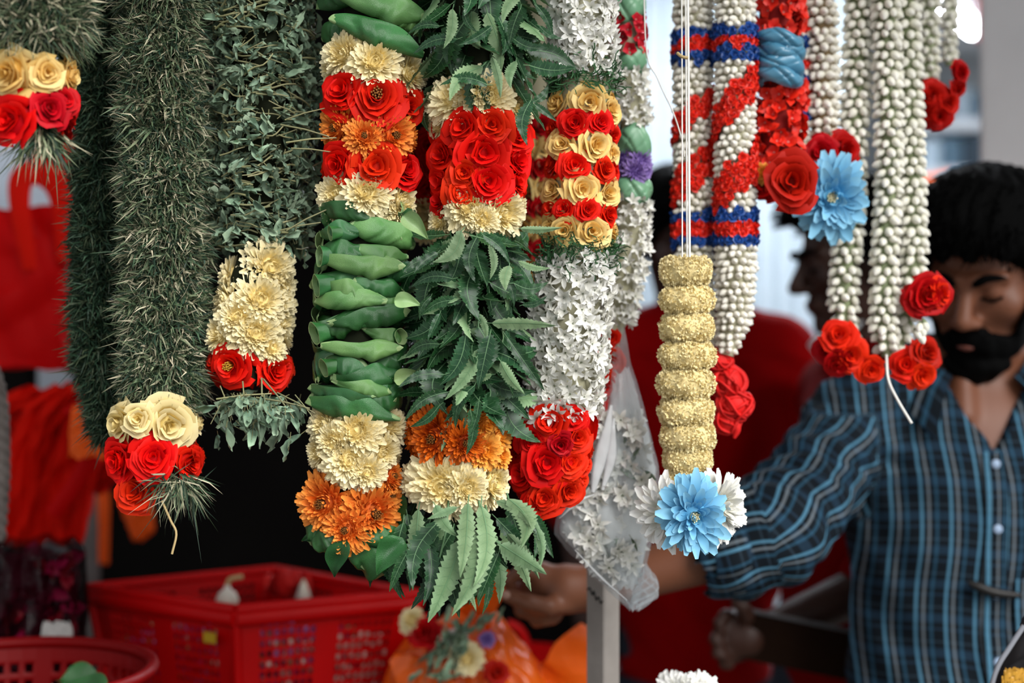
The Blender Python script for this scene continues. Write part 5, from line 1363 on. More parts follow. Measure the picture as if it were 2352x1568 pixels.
fold = .004 * np.sin(p[..., 2] * 60 + 9 * np.sin(p[..., 0] * 14) + p[..., 0] * 30) + .003 * nz3(p, 45, 2)
armd = d_cone(p, sh, el, .0, .0); crease = np.exp(-(armd / .09) ** 2)
T.D = T.D + fold * .5 + crease * .007 * np.sin(p @ (ax / np.linalg.norm(ax)) * 130 + p[..., 0] * 40 + 3 * np.sin(p[..., 2] * 40))
V, Q = T.nets()
dS = d_cone(V, sh, el, 0, 0); dF = d_cone(V, el, slv, 0, 0)
uv = np.zeros((len(V), 3))
ang = np.arctan2(V[:, 0] - x0, -(V[:, 1] - (y0 + .09))); wob = .004 * np.sin(V[:, 2] * 22 + 2)
uv[:, 0] = (V[:, 0] - x0) * (.85 + .0 * ang) + wob + .5 * .0 + .03 * ang; uv[:, 1] = V[:, 2] + .004 * np.sin(V[:, 0] * 30)
def arm_uv(a, b, m, off):
    t = (b - a) / np.linalg.norm(b - a); r = np.array((0, 1.0, 0)) - t * t[1]; r /= np.linalg.norm(r); s2 = np.cross(t, r)
    q = V[m] - a; uv[m, 0] = np.arctan2(q @ r, q @ s2) * .062 + .004 * np.sin(q @ t * 60); uv[m, 1] = q @ t + off
left = V[:, 0] < x0 - .155
mU = left & (dS <= dF) & (dS < .10) & (V[:, 2] < 1.40); mF = left & (dF < dS)
arm_uv(sh, el, mU, 0); arm_uv(el, slv, mF, .3)
g = Geo(); g.add(V, Q, uv=uv + .0001); SH = obj('plaid_shirt', g.mesh('plaid_shirt', m_plaid), PM)
# rolled cuff
t = (wr - el) / np.linalg.norm(wr - el); r = np.array((0, 1.0, 0)) - t * t[1]; r /= np.linalg.norm(r); s2 = np.cross(t, r)
a, b = np.meshgrid(np.linspace(0, 2 * np.pi, 48, endpoint=False), np.linspace(0, 1, 9), indexing='ij'); a = a.ravel(); b = b.ravel()
rad = .060 + .007 * np.sin(np.pi * b) + .004 * np.sin(4 * a + 2) + .003 * np.sin(9 * a); al = -.035 + .045 * b + .006 * np.sin(3 * a)
cu = slv + t * al[:, None] + rad[:, None] * (np.cos(a)[:, None] * r + np.sin(a)[:, None] * s2)
g = Geo(); g.add(cu, gridq(48, 8, True), uv=np.c_[a * .062 + .02, al + .7, 0 * a]); g.add(slv + t * (al[:, None]) + (rad[:, None] * (.95 - .1 * b[:, None])) * (np.cos(a)[:, None] * r + np.sin(a)[:, None] * s2), gridq(48, 8, True)[:, ::-1], uv=np.c_[a * .062, al, 0 * a])
obj('rolled_cuff', g.mesh('rolled_cuff', m_plaid), SH)
# collar: stand and two leaves
for s in (-1, 1):
    n1, n2 = 14, 5; V = []; uvv = []
    for i in range(n1 + 1):
        f = i / n1; aa = math.pi - f * 2.55            # from nape to throat
        for j in range(n2 + 1):
            k = j / n2
            rr = .074 + .046 * k; zz = 1.515 - .050 * k - .062 * f ** 2 - .035 * f ** 6 * k + .012 * math.sin(math.pi * k) 
            if f > .8: rr += .02 * (f - .8) / .2 * k
            V.append((x0 + s * rr * math.sin(aa) * 1.05, y0 + .005 - rr * math.cos(aa) * -1.0 if False else y0 + .01 - rr * math.cos(aa), zz)); uvv.append((f * .2 + .02 * s, k * .06, 0))
    V = np.array(V)
    g = Geo(); g.add(V, gridq(n1, n2), uv=np.array(uvv) + .001); V2 = V + np.array((0, .003, -.003)); g.add(V2, gridq(n1, n2)[:, ::-1], uv=np.array(uvv) + .001)
    obj('collar', g.mesh('collar', m_plaid), SH)
def chest_y(z, x): 
    m = (np.abs(VT[:, 2] - z) < .012) & (np.abs(VT[:, 0] - x) < .012); return VT[m][:, 1].min() if m.any() else y0 - .125
VT = T.nets()[0]
pts = np.array([(x0 - .004 - .02 * (1.36 - z) , chest_y(z, x0 - .004 - .02 * (1.36 - z)) - .002, z) for z in np.linspace(1.352, .93, 22)])
g = Geo(); L_, R_ = pts + (-.014, -.001, 0), pts + (.014, -.001, 0)
g.add(np.vstack([L_, pts + (0, -.003, 0), R_]), gridq(2, 21), uv=np.vstack([np.c_[np.full(22, .004), pts[:, 2], pts[:, 2] * 0], np.c_[np.full(22, .013), pts[:, 2], 0 * pts[:, 2]], np.c_[np.full(22, .03), pts[:, 2], 0 * pts[:, 2]]]))
obj('placket', g.mesh('placket', m_plaid), SH)
m_btn = mat('pale_shirt_button', '#9fb4d0', .35, var=0)
for py in (1068, 1216, 1366, 1518):
    z = P(0, py, 1.89)[2]; xx = x0 - .004 - .02 * (1.36 - z)
    g = lathe([(.001, .003), (.005, .003), (.0062, .0015), (.006, 0)], 12)
    for V in g.V: V[:] = np.c_[V[:, 0], -V[:, 2], V[:, 1]] + np.array((xx, chest_y(z, xx) - .004, z))
    obj('button', g.mesh('button', m_btn), SH)
# breast pocket with a black pen clip
zc, xc = P(0, 1405, 1.9)[2], x0 + .065
n = 9; uu, vv = uvgrid(n, n, -1, 1, 0, 1); X = xc + uu * .048; Z = zc + .045 - vv * .11
Y = np.array([chest_y(min(z, 1.3), x) for x, z in zip(X, Z)]) - .004
g = Geo(); g.add(np.c_[X, Y, Z], gridq(n, n), uv=np.c_[X - x0 + .021, Z + .02, 0 * X]); obj('breast_pocket', g.mesh('breast_pocket', m_plaid), SH)
zz = P(0, 1362, 1.88)[2]
o = obj('pen', tube(spline([(x0 - .045, chest_y(zz, x0 - .045) - .008, zz + .012), (x0 - .015, chest_y(zz, x0 - .015) - .010, zz), (x0 + .02, chest_y(zz, x0) - .012, zz - .004)], 8), [.003, .006, .007, .007, .007, .006, .005, .004], 8).mesh('pen', m_shoe), label='black pen clipped across the plaid shirt front', cat='pen')
trousers(PM, x0, y0, .92, m_jean, m_shoe)

# ---------------- two people in red behind the garlands
m_redshirt = mat('dark_red_cotton', '#8e0406', .9, var=0, noise=6, namp=.12, spec=.05)
m_redshirt2 = mat('deep_red_cotton', '#6a0304', .9, var=0, noise=6, namp=.12, spec=.05)
def redperson(label, x0, y0, z, hc, hf, skinm, shirtm, face_left, arms, h=.0055, hand=None, hl=.06):
    e = empty('person', (x0, y0, 0), label, 'person')
    lo, hi = (x0 - .42, y0 - .42, .85), (x0 + .42, y0 + .3, hc[2] + .18)
    wx, wy = ((.10, .165) if face_left else (.165, .10))
    sd = np.array((0, .165, 0)) if face_left else np.array((.165, 0, 0))
    c = np.array((x0, y0, z))
    B = Field(lo, hi, h); S_ = Field(lo, hi, h)
    for Fd, gr in ((B, 0), (S_, .016)):
        Fd.ell(c + (0, 0, -.14), np.array((wx, wy, .18)) + gr, .05); Fd.ell(c + (0, 0, -.36), np.array((wx * .92, wy * .92, .2)) + gr, .05)
        Fd.cone(c - sd, c + sd, .055 + gr, .055 + gr, .04); 
        Fd.cone(c - sd * .85 + (0, 0, .015), c + (0, 0, .07), .045 + gr, .05 + gr * .4, .03); Fd.cone(c + sd * .85 + (0, 0, .015), c + (0, 0, .07), .045 + gr, .05 + gr * .4, .03)
    S_.cone(c + (0, 0, -.6), c + (0, 0, -.4), .15, .14, .06)
    B.cone(c + (0, 0, .0), hc + np.array((0, -.03, -.05)) @ hf, .06, .056, .025); add_head(B, hc, hf)
    for s, (el, wr) in zip((-1, 1), arms):
        arm(B, c + s * sd, el, wr); S_.cone(c + s * sd, el, .062, .06, .03); S_.cone(el, el + (wr - el) * .12, .058, .058, .02)
    S_.cone(c + (0, 0, .06), c + (0, 0, .2), .062, .07, .008, True)
    if hand: hand_on(B, *hand)
    p = S_.points(); S_.D += .004 * np.sin(p[..., 0] * 50 + 5 * np.sin(p[..., 2] * 13)) * (p[..., 2] < z)
    V, Q = B.nets(); g = Geo(); g.add(V, Q); obj('body', g.mesh('body', skinm), e)
    V, Q = S_.nets(); g = Geo(); g.add(V, Q); obj('red_shirt', g.mesh('red_shirt', shirtm), e)
    hair_pieces(e, hc, hf, m_hair, False, h=.0055, vol=.012, seed=int(abs(x0) * 100), hl=hl)
    trousers(e, x0, y0, .9, m_jean, m_shoe)
    return e
cx, cy = P(1600, 0, 2.80)[0], 2.80
hc = P(1572, 552, 2.77); hf = head_frame(math.radians(-10), math.radians(22))
redperson('person in a red shirt half hidden behind the striped white and the yellow garlands', cx, cy, 1.475, hc, hf, m_skin2, m_redshirt, False,
    [(np.array((cx - .24, cy - .02, 1.2)), np.array((cx - .22, cy - .12, .97))), (np.array((cx + .24, cy + .03, 1.2)), np.array((cx + .22, cy - .02, .97)))])
bx, by = P(1975, 0, 2.46)[0], 2.46
hc = P(1962, 600, 2.44); hf = head_frame(math.radians(84), math.radians(10))
HD = 2.17; wrB = P(1738, 1462, HD + .02)
PB = redperson('dark person in profile facing the yellow garland, behind the three-strand garland', bx, by, 1.40, hc, hf, m_skin2, m_redshirt2, True,
    [(np.array((bx - .0, by - .215, 1.13)), wrB), (np.array((bx, by + .2, 1.12)), np.array((bx - .1, by + .2, .95)))], hl=.085,
    hand=(wrB, [P(1715, 1462, HD), P(1690, 1425, HD), P(1678, 1445, HD), P(1676, 1470, HD), P(1682, 1495, HD)],
          [[P(1690, 1425, HD), P(1665, 1410, HD - .02), P(1650, 1430, HD - .03), P(1660, 1450, HD - .03)], [P(1678, 1445, HD), P(1652, 1446, HD - .02), P(1640, 1468, HD - .03), P(1656, 1482, HD - .03)],
           [P(1676, 1470, HD), P(1652, 1478, HD - .02), P(1646, 1500, HD - .03), P(1664, 1508, HD - .03)], [P(1682, 1495, HD), P(1664, 1508, HD - .02), P(1662, 1524, HD - .02), P(1676, 1528, HD - .02)]],
          [P(1706, 1440, HD), P(1716, 1412, HD - .03), P(1706, 1392, HD - .04), P(1692, 1384, HD - .04)]))
w = lambda q: hc + np.asarray(q, float) @ hf
g = Geo(); n = 10; uu, vv = uvgrid(n, 6, -1, 1, -1, 1)
pts = np.array([w((u_ * .05, .105 - .05 * u_ * u_ - .018 * abs(v_) - .02 * (v_ > 0) * v_, -.128 + .032 * v_)) for u_, v_ in zip(uu, vv)])
g.add(pts, gridq(n, 6)); g.add(pts + np.array((.004, 0, 0)), gridq(n, 6)[:, ::-1])
obj('face_mask', g.mesh('face_mask', mat('white_mask_cloth', '#e6ebee', .7, var=0)), PB)
# dark board in that hand
a = P(1700, 1400, 2.14); b = P(1955, 1452, 2.14)
V = np.array([a, b, b + (0, .01, -.075), a + (0, .01, -.075)]); V = np.vstack([V, V + np.array((0, .012, .002))])
g = Geo(); g.add(V, [(0, 1, 2, 3), (7, 6, 5, 4), (0, 4, 5, 1), (1, 5, 6, 2), (2, 6, 7, 3), (3, 7, 4, 0)])
e = empty('clipboard', tuple(a), 'dark brown board held in the brown hand beside the plaid shirt', 'board')
obj('board_panel', g.mesh('board_panel', mat('dark_brown_board', '#1c0e06', .8, var=0, noise=20, namp=.2, spec=.08), False), e)
obj('board_edge', tube([a + (0, -.001, .002), b + (0, -.001, .002)], .0035, 6).mesh('board_edge', mat('grey_board_edge', '#4c4a4c', .6, var=0)), e)

# ------------------------------------------------------------------ baskets, bags and small things
m_rbas = mat('red_basket_plastic', '#c40003', .45, var=0, spec=.18, noise=8, namp=.06)
m_rbas2 = mat('dark_red_basket_plastic', '#780002', .5, var=0, spec=.15, noise=8, namp=.06)
def perforated(fn, nx, nz, hole, th, frac=.58):
    """surface fn(u,v)->(pos, normal), u,v in 0..1, cells with square holes where hole(i,j)"""
    g = Geo()
    for i in range(nx):
        for j in range(nz):
            u0, u1, v0, v1 = i / nx, (i + 1) / nx, j / nz, (j + 1) / nz
            out = [fn(u, v) for u, v in ((u0, v0), (u1, v0), (u1, v1), (u0, v1))]
            if not hole(i, j):
                A = [p for p, n in out]; Bk = [p - n * th for p, n in out]
                g.add(A + Bk, [(0, 1, 2, 3), (7, 6, 5, 4)])
            else:
                a, b = (1 - frac) / 2, (1 + frac) / 2
                inn = [fn(u0 + (u1 - u0) * x, v0 + (v1 - v0) * y) for x, y in ((a, a), (b, a), (b, b), (a, b))]
                A = [p for p, n in out]; Ai = [p for p, n in inn]; Bo = [p - n * th for p, n in out]; Bi = [p - n * th for p, n in inn]
                q = []
                for k in range(4):
                    l = (k + 1) % 4; q += [(k, l, 4 + l, 4 + k), (8 + l, 8 + k, 12 + k, 12 + l), (4 + k, 4 + l, 12 + l, 12 + k)]
                g.add(A + Ai + Bo + Bi, q)
    return g
# rectangular red basket
cor = [P(542, 1401, 1.92), P(961, 1366, 2.04), P(633, 1312, 2.26), P(204, 1352, 2.09)]      # near, right, back, left at the rim
zr = 1.138
cor = [np.array((c[0], c[1], zr)) for c in cor]; cen = np.mean(cor, 0); H = zr - .917
bot = [cen + (c - cen) * .82 - np.array((0, 0, H)) for c in cor]
E = empty('red_basket', (cen[0], cen[1], .916), 'rectangular red plastic basket with square holes, full of flowers', 'basket')
for k in range(4):
    a, b, a2, b2 = cor[k], cor[(k + 1) % 4], bot[k], bot[(k + 1) % 4]
    nn = np.cross(b - a, a2 - a); nn /= np.linalg.norm(nn); nn = nn if nn @ (a - cen) > 0 else -nn
    def fn(u, v, a=a, b=b, a2=a2, b2=b2, nn=nn):
        uu = u; bulge = .0 
        return (a + (b - a) * uu) * (1 - v) + (a2 + (b2 - a2) * uu) * v, nn
    obj('side_panel', perforated(fn, 25, 15, lambda i, j: (3 <= i <= 10 or 14 <= i <= 21) and 1 <= j <= 12, .003, .66).mesh('side_panel', m_rbas, False), E)
    obj('rim', tube([a * 1.0, b * 1.0], .0075, 8).mesh('rim', m_rbas), E)
    obj('rim_lip', tube([a + nn * .006 + np.array((0, 0, -.012)), b + nn * .006 + np.array((0, 0, -.012))], .005, 8, flat=2.0).mesh('rim_lip', m_rbas), E)
    obj('corner_post', tube([a, a2], .007, 8).mesh('corner_post', m_rbas), E)
g = Geo(); g.add(bot, [(0, 1, 2, 3)]); obj('base', g.mesh('base', m_rbas, False), E)
st = cor[0] + (cor[3] - cor[0]) * .10 + np.array((0, -.003, -.034)); dv = (cor[3] - cor[0]) / np.linalg.norm(cor[3] - cor[0])
g = Geo(); V = np.array([st + dv * .0, st + dv * .024, st + dv * .024 + (0, 0, -.014), st + (0, 0, -.014)]); V = V + np.array((-.004, -.006, 0)); g.add(np.vstack([V, V + (0, .004, 0)]), [(0, 1, 2, 3), (7, 6, 5, 4), (0, 4, 5, 1), (2, 6, 7, 3)])
obj('sticker', g.mesh('sticker', mat('yellow_sticker', '#c29a18', .5, var=0), False), E, label='small yellow sticker')
# heap of loose blossoms inside
g = Geo(); r = np.random.default_rng(5); ms = [mat('white_loose_bud', '#f6f0e2', .5, var=0), m_purp, mat('magenta_petal', '#a01458', .6, var=.1), m_calyx]
for i in range(2200):
    u, v = r.uniform(-.985, .985, 2); wz = r.uniform(.05, .95)
    pA = (cor[0] + cor[1] + cor[2] + cor[3]) / 4; ex = (cor[1] - cor[0] + cor[2] - cor[3]) / 4; ey = (cor[3] - cor[0] + cor[2] - cor[1]) / 4
    if max(abs(u), abs(v)) < .72 and wz < .7: continue
    sc = 1 - .18 * (1 - wz); a_, b_ = .5 + u * .455, .5 + v * .455; qd = (cor[0] * (1 - a_) + cor[1] * a_) * (1 - b_) + (cor[3] * (1 - a_) + cor[2] * a_) * b_; pos = cen + (qd - cen) * sc; pos[2] = .925 + (H - .06) * wz
    t_ = BUD; M_ = frame_m(pos, r.normal(0, 1, 3), .010 * r.uniform(.8, 1.3)); V, Q, Tr, qm, tm, t, uv = t_.arr
    patch = (1.6 if v < -.6 and u > .05 and wz > .3 else (.2 if v < -.6 and wz > .55 else -.9))
    mi = 0 if patch + r.normal(0, .5) > .35 else (2 if r.random() < .5 else (1 if r.random() < .6 else 3))
    g.add(V @ M_[:3, :3].T + M_[:3, 3], Q, m=mi, t=t)
obj('loose_blossoms', g.mesh('loose_blossoms', ms), kind='stuff', label='loose white, magenta and purple blossoms filling the rectangular red basket', cat='blossoms')
pb_ = P(522, 1378, 2.05)
e = empty('white_bulb', tuple(pb_), 'white bulb with a dry bent stem lying in the rectangular red basket', 'bulb')
g = lathe([(.001, -.016), (.012, -.012), (.017, 0), (.013, .010), (.005, .017), (.004, .022)], 12)
for V in g.V: V += pb_
obj('bulb_body', g.mesh('bulb_body', m_bud), e); obj('bulb_stem', tube(spline([pb_ + (0, 0, .018), pb_ + (.004, 0, .03), pb_ + (.022, 0, .034)], 8), .0035, 6).mesh('bulb_stem', m_straw), e)
rc = P(668, 1330, 2.2); g = Geo(); uu, vv = uvgrid(16, 12, -1, 1, -1, 1)
g.add(np.c_[rc[0] + uu * .035, rc[1] - .03 + vv * .03 + .01 * np.sin(uu * 6), rc[2] + .012 * np.sin(uu * 5 + vv * 3) + .010 * np.cos(vv * 6) - .01 * (uu ** 2)], gridq(16, 12))
obj('red_cloth', g.mesh('red_cloth', mat('scarlet_cloth', '#c41008', .7, var=0)), label='crumpled scarlet cloth inside the back corner of the rectangular basket', cat='cloth')
pw = P(697, 1360, 2.12); g = lathe([(.001, .02), (.006, .01), (.013, -.012), (.001, -.016)], 10)
for V in g.V: V += pw
obj('garlic_bulb', g.mesh('garlic_bulb', m_bud), label='small white bulb near the back of the rectangular basket', cat='bulb')

# round red basket, bottom left corner
rc = np.array((P(15, 1539, 1.70)[0], 1.70, 0)); zt = 1.105; R0 = .170; R1 = .125; zb = .918
E = empty('round_basket', (rc[0], rc[1], zb), 'round dark red plastic basket with green leaves in the bottom left corner', 'basket')
def fnr(u, v):
    a = u * 2 * math.pi; R = R0 + (R1 - R0) * v; n = np.array((math.cos(a), math.sin(a), 0)); return rc + n * R + np.array((0, 0, zt + (zb - zt) * v)), n
obj('side_wall', perforated(fnr, 56, 9, lambda i, j: 1 <= j <= 7 and i % 14 != 0, .003, .55).mesh('side_wall', m_rbas2), E)
a = np.linspace(0, 2 * np.pi, 49); obj('rim', tube(np.c_[rc[0] + R0 * np.cos(a), rc[1] + R0 * np.sin(a), np.full(49, zt)], .008, 8, caps=False).mesh('rim', m_rbas2), E)
g = lathe([(.001, zb + .001), (R1, zb + .001)], 24)
for V in g.V: V += rc
obj('base', g.mesh('base', m_rbas2), E)
LL = ['broad green leaf in the middle of the round red basket', 'green leaf near the left frame edge in the round red basket', 'green leaf by the right rim inside the round red basket', 'green leaf at the back of the round red basket']
for i, (dx, dy, L, an) in enumerate(((.02, -.03, .10, .4), (-.05, -.02, .09, 1.2), (.12, -.02, .08, 2.6), (.04, .07, .08, -.5))):
    M_ = frame_m(rc + np.array((dx, dy, 1.06 + .006 * i)), (U(-.3, .3), -.5, 1), L, an)
    o = put(None, 'betel_leaf', BLADE[i % 4], M_); o['category'] = 'leaf'; o['group'] = 'leaves in the round basket'; o['label'] = LL[i]
# leaf bed below them
g = Geo(); r = np.random.default_rng(8)
for i in range(60):
    an, q = r.uniform(0, 6.28), .13 * math.sqrt(r.uniform()); V, Q, Tr, qm, tm, t, uv = HERB[i % 10].arr; M_ = frame_m(rc + np.array((q * math.cos(an), q * math.sin(an), r.uniform(1.0, 1.05))), (r.normal(0, .3), -.2, 1), .05, r.uniform(0, 6)); g.add(V @ M_[:3, :3].T + M_[:3, 3], Q, Tr, m=0, t=t)
obj('leaf_bed', g.mesh('leaf_bed', m_herb), kind='stuff', label='bed of small green leaves at the bottom of the round basket', cat='leaves')

# generic crumpled sack / sheet: rows of (py, px_left, px_right) at depth d, thickness in m
def sack(rows, d, thick, nfold=7, amp=.12, seed=0, n=48, dd=None):
    rows = np.array(rows, float); k = 40; ys = np.linspace(rows[0, 0], rows[-1, 0], k)
    l = np.interp(ys, rows[:, 0], rows[:, 1]); r = np.interp(ys, rows[:, 0], rows[:, 2])
    a = np.linspace(0, 2 * np.pi, n, endpoint=False); V = np.zeros((n, k, 3))
    for j in range(k):
        c = P((l[j] + r[j]) / 2, ys[j], d); hw = (r[j] - l[j]) / 2 / F * d; th = min(thick, hw * .8 + .001)
        f = 1 + amp * np.sin(nfold * a + 2.5 * math.sin(j * .18 + seed) + seed) * .6 + amp * .5 * np.sin(2.3 * nfold * a - j * .25 + seed)
        V[:, j, 0] = c[0] + hw * np.cos(a) * (1 + .25 * (f - 1)); V[:, j, 1] = c[1] + th * np.sin(a) * f; V[:, j, 2] = c[2] + .004 * np.sin(5 * a + j * .7)
    g = Geo(); g.add(V.reshape(-1, 3), gridq(n, k - 1, True), t=np.tile(np.linspace(0, 1, k), n)); return g
def plastic(name, col, clear=.5, rough=.2, transl=.3):
    m = bpy.data.materials.new(name); m.use_nodes = True; nt = m.node_tree; N = nt.nodes; L = nt.links; p = N['Principled BSDF']; out = N['Material Output']
    p.inputs['Base Color'].default_value = (*lin(col), 1); p.inputs['Roughness'].default_value = rough; p.inputs['Specular IOR Level'].default_value = .6
    tl = N.new('ShaderNodeBsdfTranslucent'); tl.inputs['Color'].default_value = (*lin(col), 1)
    tp = N.new('ShaderNodeBsdfTransparent'); tp.inputs['Color'].default_value = (*[.5 + .5 * x for x in lin(col)], 1)
    m1 = N.new('ShaderNodeMixShader'); m1.inputs[0].default_value = transl; m2 = N.new('ShaderNodeMixShader'); m2.inputs[0].default_value = clear
    L.new(p.outputs[0], m1.inputs[1]); L.new(tl.outputs[0], m1.inputs[2]); L.new(m1.outputs[0], m2.inputs[1]); L.new(tp.outputs[0], m2.inputs[2]); L.new(m2.outputs[0], out.inputs['Surface'])
    nz = N.new('ShaderNodeTexNoise'); nz.inputs['Scale'].default_value = 28; nz.inputs['Detail'].default_value = 3; tc = N.new('ShaderNodeTexCoord'); L.new(tc.outputs['Object'], nz.inputs['Vector'])
    b = N.new('ShaderNodeBump'); b.inputs['Strength'].default_value = .5; b.inputs['Distance'].default_value = .012; L.new(nz.outputs[0], b.inputs['Height']); L.new(b.outputs[0], p.inputs['Normal'])
    return m
m_obag = plastic('orange_carrier_plastic', '#ff7418', .06, .3, .3)
m_clear = plastic('clear_cellophane', '#eef2f4', .78, .12, .25)
m_frost = plastic('misted_cellophane', '#fafcfd', .10, .3, .45)

# clear bag of white blossoms on the post
cb = P(1400, 1395, 1.62)
E = empty('plastic_bag', tuple(cb), 'clear plastic bag of white blossoms hanging in front of the aluminium post', 'bag')
rows = [(700, 1412, 1424), (760, 1402, 1434), (860, 1388, 1455), (980, 1356, 1492), (1080, 1330, 1512), (1150, 1300, 1512), (1212, 1268, 1506), (1260, 1300, 1494), (1310, 1350, 1480), (1350, 1398, 1474), (1396, 1448, 1464)]
obj('cellophane', sack(rows, 1.625, .034, 6, .14, 2).mesh('cellophane', m_clear), E)
obj('cellophane_flap', sack([(1300, 1478, 1484), (1340, 1462, 1514), (1366, 1452, 1512), (1396, 1446, 1468)], 1.612, .004, 3, .1, 1).mesh('cellophane_flap', m_clear), E)
rows2 = [(850, 1396, 1446), (980, 1366, 1484), (1080, 1338, 1504), (1150, 1310, 1500), (1212, 1285, 1494), (1260, 1316, 1482), (1310, 1362, 1468), (1345, 1405, 1458)]
obj('misted_lining', sack(rows2, 1.625, .026, 5, .2, 5).mesh('misted_lining', m_frost), E)
obj('white_petal_mass', sack([(960, 1388, 1452), (1080, 1358, 1484), (1150, 1330, 1486), (1212, 1312, 1476), (1260, 1335, 1466), (1320, 1385, 1455)], 1.628, .018, 9, .35, 7, 80).mesh('white_petal_mass', m_white), E, kind='stuff')
# glossy folds: narrow raised pleats
for pts, w in (([(1404, 930), (1392, 1000), (1372, 1080), (1362, 1130)], .008), ([(1410, 960), (1404, 1050), (1384, 1125)], .006), ([(1285, 1190), (1330, 1150), (1365, 1135)], .005), ([(1320, 1262), (1380, 1325), (1440, 1378)], .004)):
    obj('pleat', tube(spline([P(x, y, 1.585) for x, y in pts], 12), np.concatenate([np.linspace(.2, 1, 6), np.linspace(1, .3, 6)]) * w, 6, flat=.35).mesh('pleat', m_frost), E)
bl = Placer(None, 'white_blossom', 300)
r = random.Random(9); n = 0
while n < 200:
    y = r.uniform(960, 1320); l = np.interp(y, [q[0] for q in rows2], [q[1] for q in rows2]); rr = np.interp(y, [q[0] for q in rows2], [q[2] for q in rows2])
    x = r.uniform(l + 18, rr - 18) if rr - l > 40 else (l + rr) / 2
    M_ = frame_m(P(x, y, r.uniform(1.590, 1.635)), (r.uniform(-.8, .8), -1, r.uniform(-.8, .8)), 32 / F * 1.62 * r.uniform(.8, 1.2), r.uniform(0, 6))
    o = put(E, 'white_blossom', STAR[n % 4], M_); n += 1
for (x, y, L, an) in ((1478, 1080, 40, -.8), (1462, 1100, 46, 2.6), (1450, 1060, 38, 1.2), (1388, 1255, 40, .4), (1450, 1235, 36, -1), (1400, 1285, 30, 2), (1352, 1230, 28, .2), (1440, 1030, 30, 2)):
    put(E, 'leaf_scrap', HERB[int(x) % 10], frame_m(P(x, y, 1.598), (U(-.2, .2), -1, .1), L / F * 1.6, an))

# orange carrier bag under the hand
ob = P(1100, 1640, 1.98)
E = empty('orange_bag', (ob[0], ob[1], .916), 'orange plastic carrier bag of mixed flowers held by the reaching hand', 'bag')
rows = [(1392, 1050, 1122), (1420, 1010, 1150), (1450, 960, 1178), (1500, 905, 1215), (1560, 885, 1255), (1640, 900, 1270), (1740, 930, 1250)]
obj('bag_sheet', sack(rows, 1.98, .075, 8, .2, 4, 72).mesh('bag_sheet', m_obag), E)
def strap(pts, w, name='bag_handle', m=m_obag):
    c = spline([P(*q) for q in pts], 18); tn = np.gradient(c, axis=0); sd = np.cross(tn, (0, 1.0, 0)); sd /= np.linalg.norm(sd, axis=1, keepdims=True)
    ww = np.interp(np.linspace(0, 1, 18), np.linspace(0, 1, len(w)), w)[:, None]; wav = .004 * np.sin(np.arange(18) * 1.1)[:, None] * np.array((0, 1, 0))
    V = np.stack([c - sd * ww, c + wav, c + sd * ww]); g = Geo(); g.add(V.reshape(-1, 3), gridq(2, 17)); g.add((V + np.array((0, .002, 0))).reshape(-1, 3), gridq(2, 17)[:, ::-1]); return obj(name, g.mesh(name, m), E)
strap([(1085, 1425, 1.94), (1115, 1390, 1.90), (1150, 1345, 1.875), (1172, 1315, 1.87)], [.026, .015, .010, .008])
strap([(1175, 1500, 1.98), (1225, 1570, 1.98), (1290, 1560, 1.97), (1318, 1500, 1.96), (1352, 1440, 1.96)], [.02, .03, .035, .03, .012])
strap([(900, 1510, 1.93), (935, 1540, 1.92), (985, 1580, 1.92), (1010, 1620, 1.92)], [.006, .022, .03, .03])
def loose(name, T, x, y, d, r_, n, label, cat, group=None):
    o = put(None, name, T, frame_m(P(x, y, d), n, r_ / F * d, U(0, 6))); o['label'] = label; o['category'] = cat
    if group: o['group'] = group
    return o
loose('rose', ROSE['crim'][0], 975, 1452, 1.91, 44, (-.3, -1, .4), 'dark crimson rose in the orange bag, below the neem tail', 'rose')
loose('chrysanthemum', MUM['cream'][0], 945, 1425, 1.92, 34, (-.4, -1, .5), 'cream bloom at the rim of the orange bag beside the basket', 'flower')
loose('chrysanthemum', MUM['cream'][1], 1072, 1512, 1.885, 42, (.1, -1, .3), 'cream bloom in the middle of the orange bag', 'flower')
loose('rose', ROSE['crim'][2], 1140, 1545, 1.88, 30, (.3, -1, .2), 'magenta-red bud low in the orange bag', 'rose')
loose('chrysanthemum', MUM['purp'][0], 1118, 1468, 1.89, 20, (0, -1, .2), 'tiny purple bloom on the orange bag', 'flower')
loose('chrysanthemum', MUM['white'][0], 1045, 1470, 1.90, 26, (0, -1, .3), 'small white bloom among the herbs in the orange bag', 'flower')
E2 = empty('herb_bunch', tuple(P(1000, 1560, 1.89)), 'grey-green herb bunch sticking out of the orange bag', 'herbs')
for i in range(46):
    f = U(0, 1); x = 985 + 85 * f + random.gauss(0, 24); y = 1570 - 135 * f + random.gauss(0, 14)
    put(E2, 'herb_leaf', random.choice(HERB), frame_m(P(x, y, U(1.865, 1.9)), jit((0, -1, .2), .5), 46 / F * 1.88, .9 + random.gauss(0, .5)))
# red looped handle behind the bag and the red tray below it
e = empty('red_pail', tuple(P(1200, 1560, 2.3)), 'red plastic pail with a looped handle behind the orange bag', 'pail')
obj('pail_handle', tube(spline([P(1165, 1432, 2.28), P(1192, 1445, 2.28), P(1208, 1480, 2.28), P(1206, 1530, 2.28), P(1190, 1560, 2.28)], 16), .008, 8).mesh('pail_handle', m_rbas), e)
pp = P(1186, 1530, 2.32); g = lathe([(.062, .916 - pp[2]), (.13, -.005), (.138, 0), (.138, .012), (.126, .012), (.06, .93 - pp[2]), (.001, .93 - pp[2])], 28)
for V in g.V: V += pp
obj('pail_body', g.mesh('pail_body', m_rbas), e)

